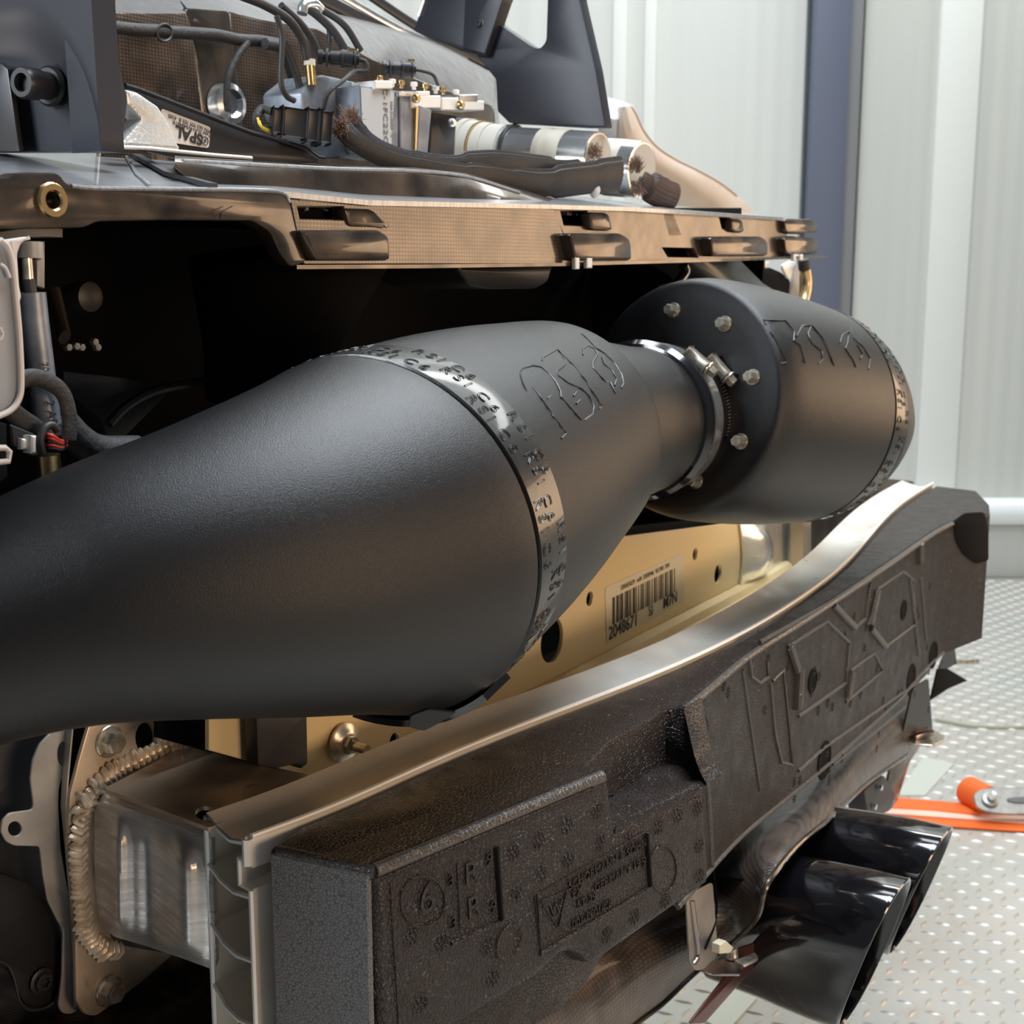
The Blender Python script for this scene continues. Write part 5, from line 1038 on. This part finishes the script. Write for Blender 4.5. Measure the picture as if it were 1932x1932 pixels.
cable('braided_cable', 'upper black braided flat cable lying close under the near cylinder', [PN(666, 226, .86), PN(690, 262, .85), PN(740, 290, .83), PN(830, 312, .80), PN(930, 308, .775), PN(1010, 316, .765), PN(1070, 322, .76), PN(1120, 312, .76)], [.007, .008, .008, .010, .013, .013, .011, .006], .4, frays=[(PN(664, 224, .855), Z - U * .3, 110, .010), (PN(1122, 292, .768), Z, 120, .008)])
cable('braided_cable', 'short brown braided cable stub beside the rear cylinder end', [PN(1205, 340, .775), PN(1216, 345, .77), PN(1240, 360, .765), PN(1270, 372, .76)], [.005, .012, .018, .017], .6, frays=[(PN(1198, 318, .775), Z, 160, .010), (PN(1200, 350, .775), -Z, 140, .010)], m=mat('brown_sleeve', (.06, .035, .028), .5, bump=('noise', 900, .5)))
wc = thing('ball_stud', 'small white rounded plug under the braided cable', 'plug', PN(1122, 378, .74)); mb = MB(); revolve(mb, PN(1122, 352, .742), -Z, [(0, .006), (.004, .0062), (.009, .005), (.012, .0025)], 20); mb.build('cap', M_PALE, wc)
# ================================================================ HOSES AND HARNESSES (upper left)
def hose(label, px, c, r, m=M_RUBBER, cat='hose', nm='hose', ferr=None):
    pts = [PN(x, y, c) for x, y in px]; root = thing(nm, label, cat, pts[-1]); mb = MB(); tube(mb, pts, r, 12, sub=8); mb.build('tube', m, root)
    if ferr: mb = MB(); tube(mb, [PN(*ferr[0], c), PN(*ferr[1], c)], r * 1.15, 16, smooth=False); mb.build('ferrule', M_BRASS, root); mb = MB(); tube(mb, [PN(ferr[0][0], ferr[0][1] - 4, c), PN(ferr[0][0], ferr[0][1] + 8, c)], r * 1.35, 16, smooth=False); mb.build('crimp', M_TAPE, root)
hose('leftmost thick black hose bending down to a brass ferrule on the valve block', [(450, -10), (500, 10), (545, 38), (570, 75), (580, 112)], .90, .0042, ferr=((584, 116), (588, 160)))
hose('second black hose bending down to the left plug', [(530, 10), (565, 42), (590, 75), (602, 105)], .905, .0036)
hose('third black hose arching from the chrome elbow to the plug', [(575, 12), (600, 30), (630, 60), (655, 100)], .91, .0042)
hose('fourth black hose arching highest to the left plug', [(580, 8), (610, 20), (650, 48), (680, 95)], .92, .0036)
hose('thin black hose hanging straight between the arching hoses', [(522, 30), (532, 70), (530, 150), (540, 180), (555, 190)], .89, .0028)
hose('short thin vertical hose behind the third hose', [(620, 50), (622, 75), (618, 100)], .93, .0026)
hose('black corrugated strap curving behind the thin hanging hose', [(535, 80), (550, 115), (562, 150), (568, 180)], .91, .0038)
ch = thing('elbow_fitting', 'shiny elbow fitting where the arching hoses meet at the top', 'fitting', PN(580, 30, .91)); mb = MB(); tube(mb, [PN(570, 26, .91), PN(574, 10, .91), PN(592, 8, .91), PN(604, 18, .91)], .0052, 16); mb.build('elbow', M_CHROME, ch)
hn = thing('taped_harness', 'long cloth taped wiring harness running across the carbon airbox', 'wiring', PN(300, 62, .98)); mb = MB(); random.seed(3)
tube(mb, [PN(x, y + random.uniform(-1.5, 1.5), .975) for x, y in [(195, 50), (230, 53), (265, 57), (300, 58), (320, 60), (360, 64), (410, 68), (450, 74), (490, 78), (525, 84)]], .0058, 14, sub=5); mb.build('run', M_CLOTHTAPE, hn)
mb = MB(); tube(mb, [PN(x, y, .97) for x, y in [(468, 80), (448, 105), (432, 140), (428, 175), (430, 210)]], .0035, 12); mb.build('branch', M_CLOTHTAPE, hn)
mb = MB(); tube(mb, [PN(310 + 14 * math.cos(a * .5), 62 + 16 * math.sin(a * .5), .97 - .0 * a) for a in range(13)], .0014, 8); mb.build('cable_tie', M_RUBBER, hn)
hose('black taped cable leaving the harness end down behind the plug', [(500, 82), (530, 90), (545, 120), (560, 170)], .96, .0055, m=M_CLOTHTAPE, cat='cable', nm='taped_cable')
# ================================================================ STRAP AND RATCHET ON THE FLOOR
sp_ = thing('ratchet_strap', 'orange ratchet tie-down strap lying on the tread plate floor at right', 'strap', PZ(1800, 1540, .0))
def fl(mb, rows, m_): grid(mb, [[PZ(x, y, z) for x, y, z in r] for r in rows], th=V((0, 0, -.003)))
mb = MB(); fl(mb, [[(1660, 1502, .012), (1760, 1510, .012), (1850, 1518, .014)], [(1655, 1522, .012), (1760, 1528, .012), (1850, 1536, .014)]], 0); mb.build('upper_webbing', M_ORANGE, sp_)
mb = MB(); fl(mb, [[(1650, 1522, .010), (1760, 1529, .010), (2000, 1545, .010)], [(1650, 1532, .010), (1760, 1540, .010), (2000, 1556, .010)]], 0); mb.build('pale_stripe', M_ORANGEP, sp_)
mb = MB(); fl(mb, [[(1640, 1531, .006), (1760, 1540, .006), (2000, 1553, .006)], [(1630, 1545, .006), (1760, 1556, .006), (2000, 1572, .006)]], 0); mb.build('lower_webbing', M_ORANGE, sp_)
mb = MB(); q = PZ(1845, 1500, .035); q.z = .034; ax_ = V((.35, -.9, 0)).normalized(); revolve(mb, q - ax_ * .03, ax_, [(0, .002), (0, .030), (.06, .030), (.06, .024), (.058, .022), (.06, .020), (.058, .012), (.06, .006)], 40); mb.build('webbing_roll', M_ORANGE, sp_)
mb = MB(); o_ = PZ(1900, 1510, .05); ez = V((.0, -.62, .78)).normalized(); exx = V((1, 0, 0)); eyy = ez.cross(exx)
def st_(w_, h_, z, m_, nm, dx=0):
    mb = MB(); lp2 = [o_ + exx * (dx + x * w_) + eyy * (y * h_) + ez * z for x, y in rnd([(-1, -1), (1, -1), (1, 1), (-1, 1)], .8, 6)]; extr(mb, [lp2], -ez, .006, .001); mb.build(nm, m_, sp_)
st_(.085, .030, .0, M_SILV, 'ratchet_plate', .02); st_(.05, .007, .003, M_INKG, 'handle_insert', .05)
for nm, r, z in (('ratchet_hub', .016, .004), ('hub_cap', .008, .009)):
    mb = MB(); revolve(mb, o_ - exx * .035 + ez * z * .5, ez, [(0, r), (z, r), (z + .001, r * .9)], 28); mb.build(nm, M_SILV, sp_)
bolt(o_ - exx * .025 + eyy * .012 + ez * .004, ez, .006, .004, M_CHROME, sp_, 'rivet', washer=False)
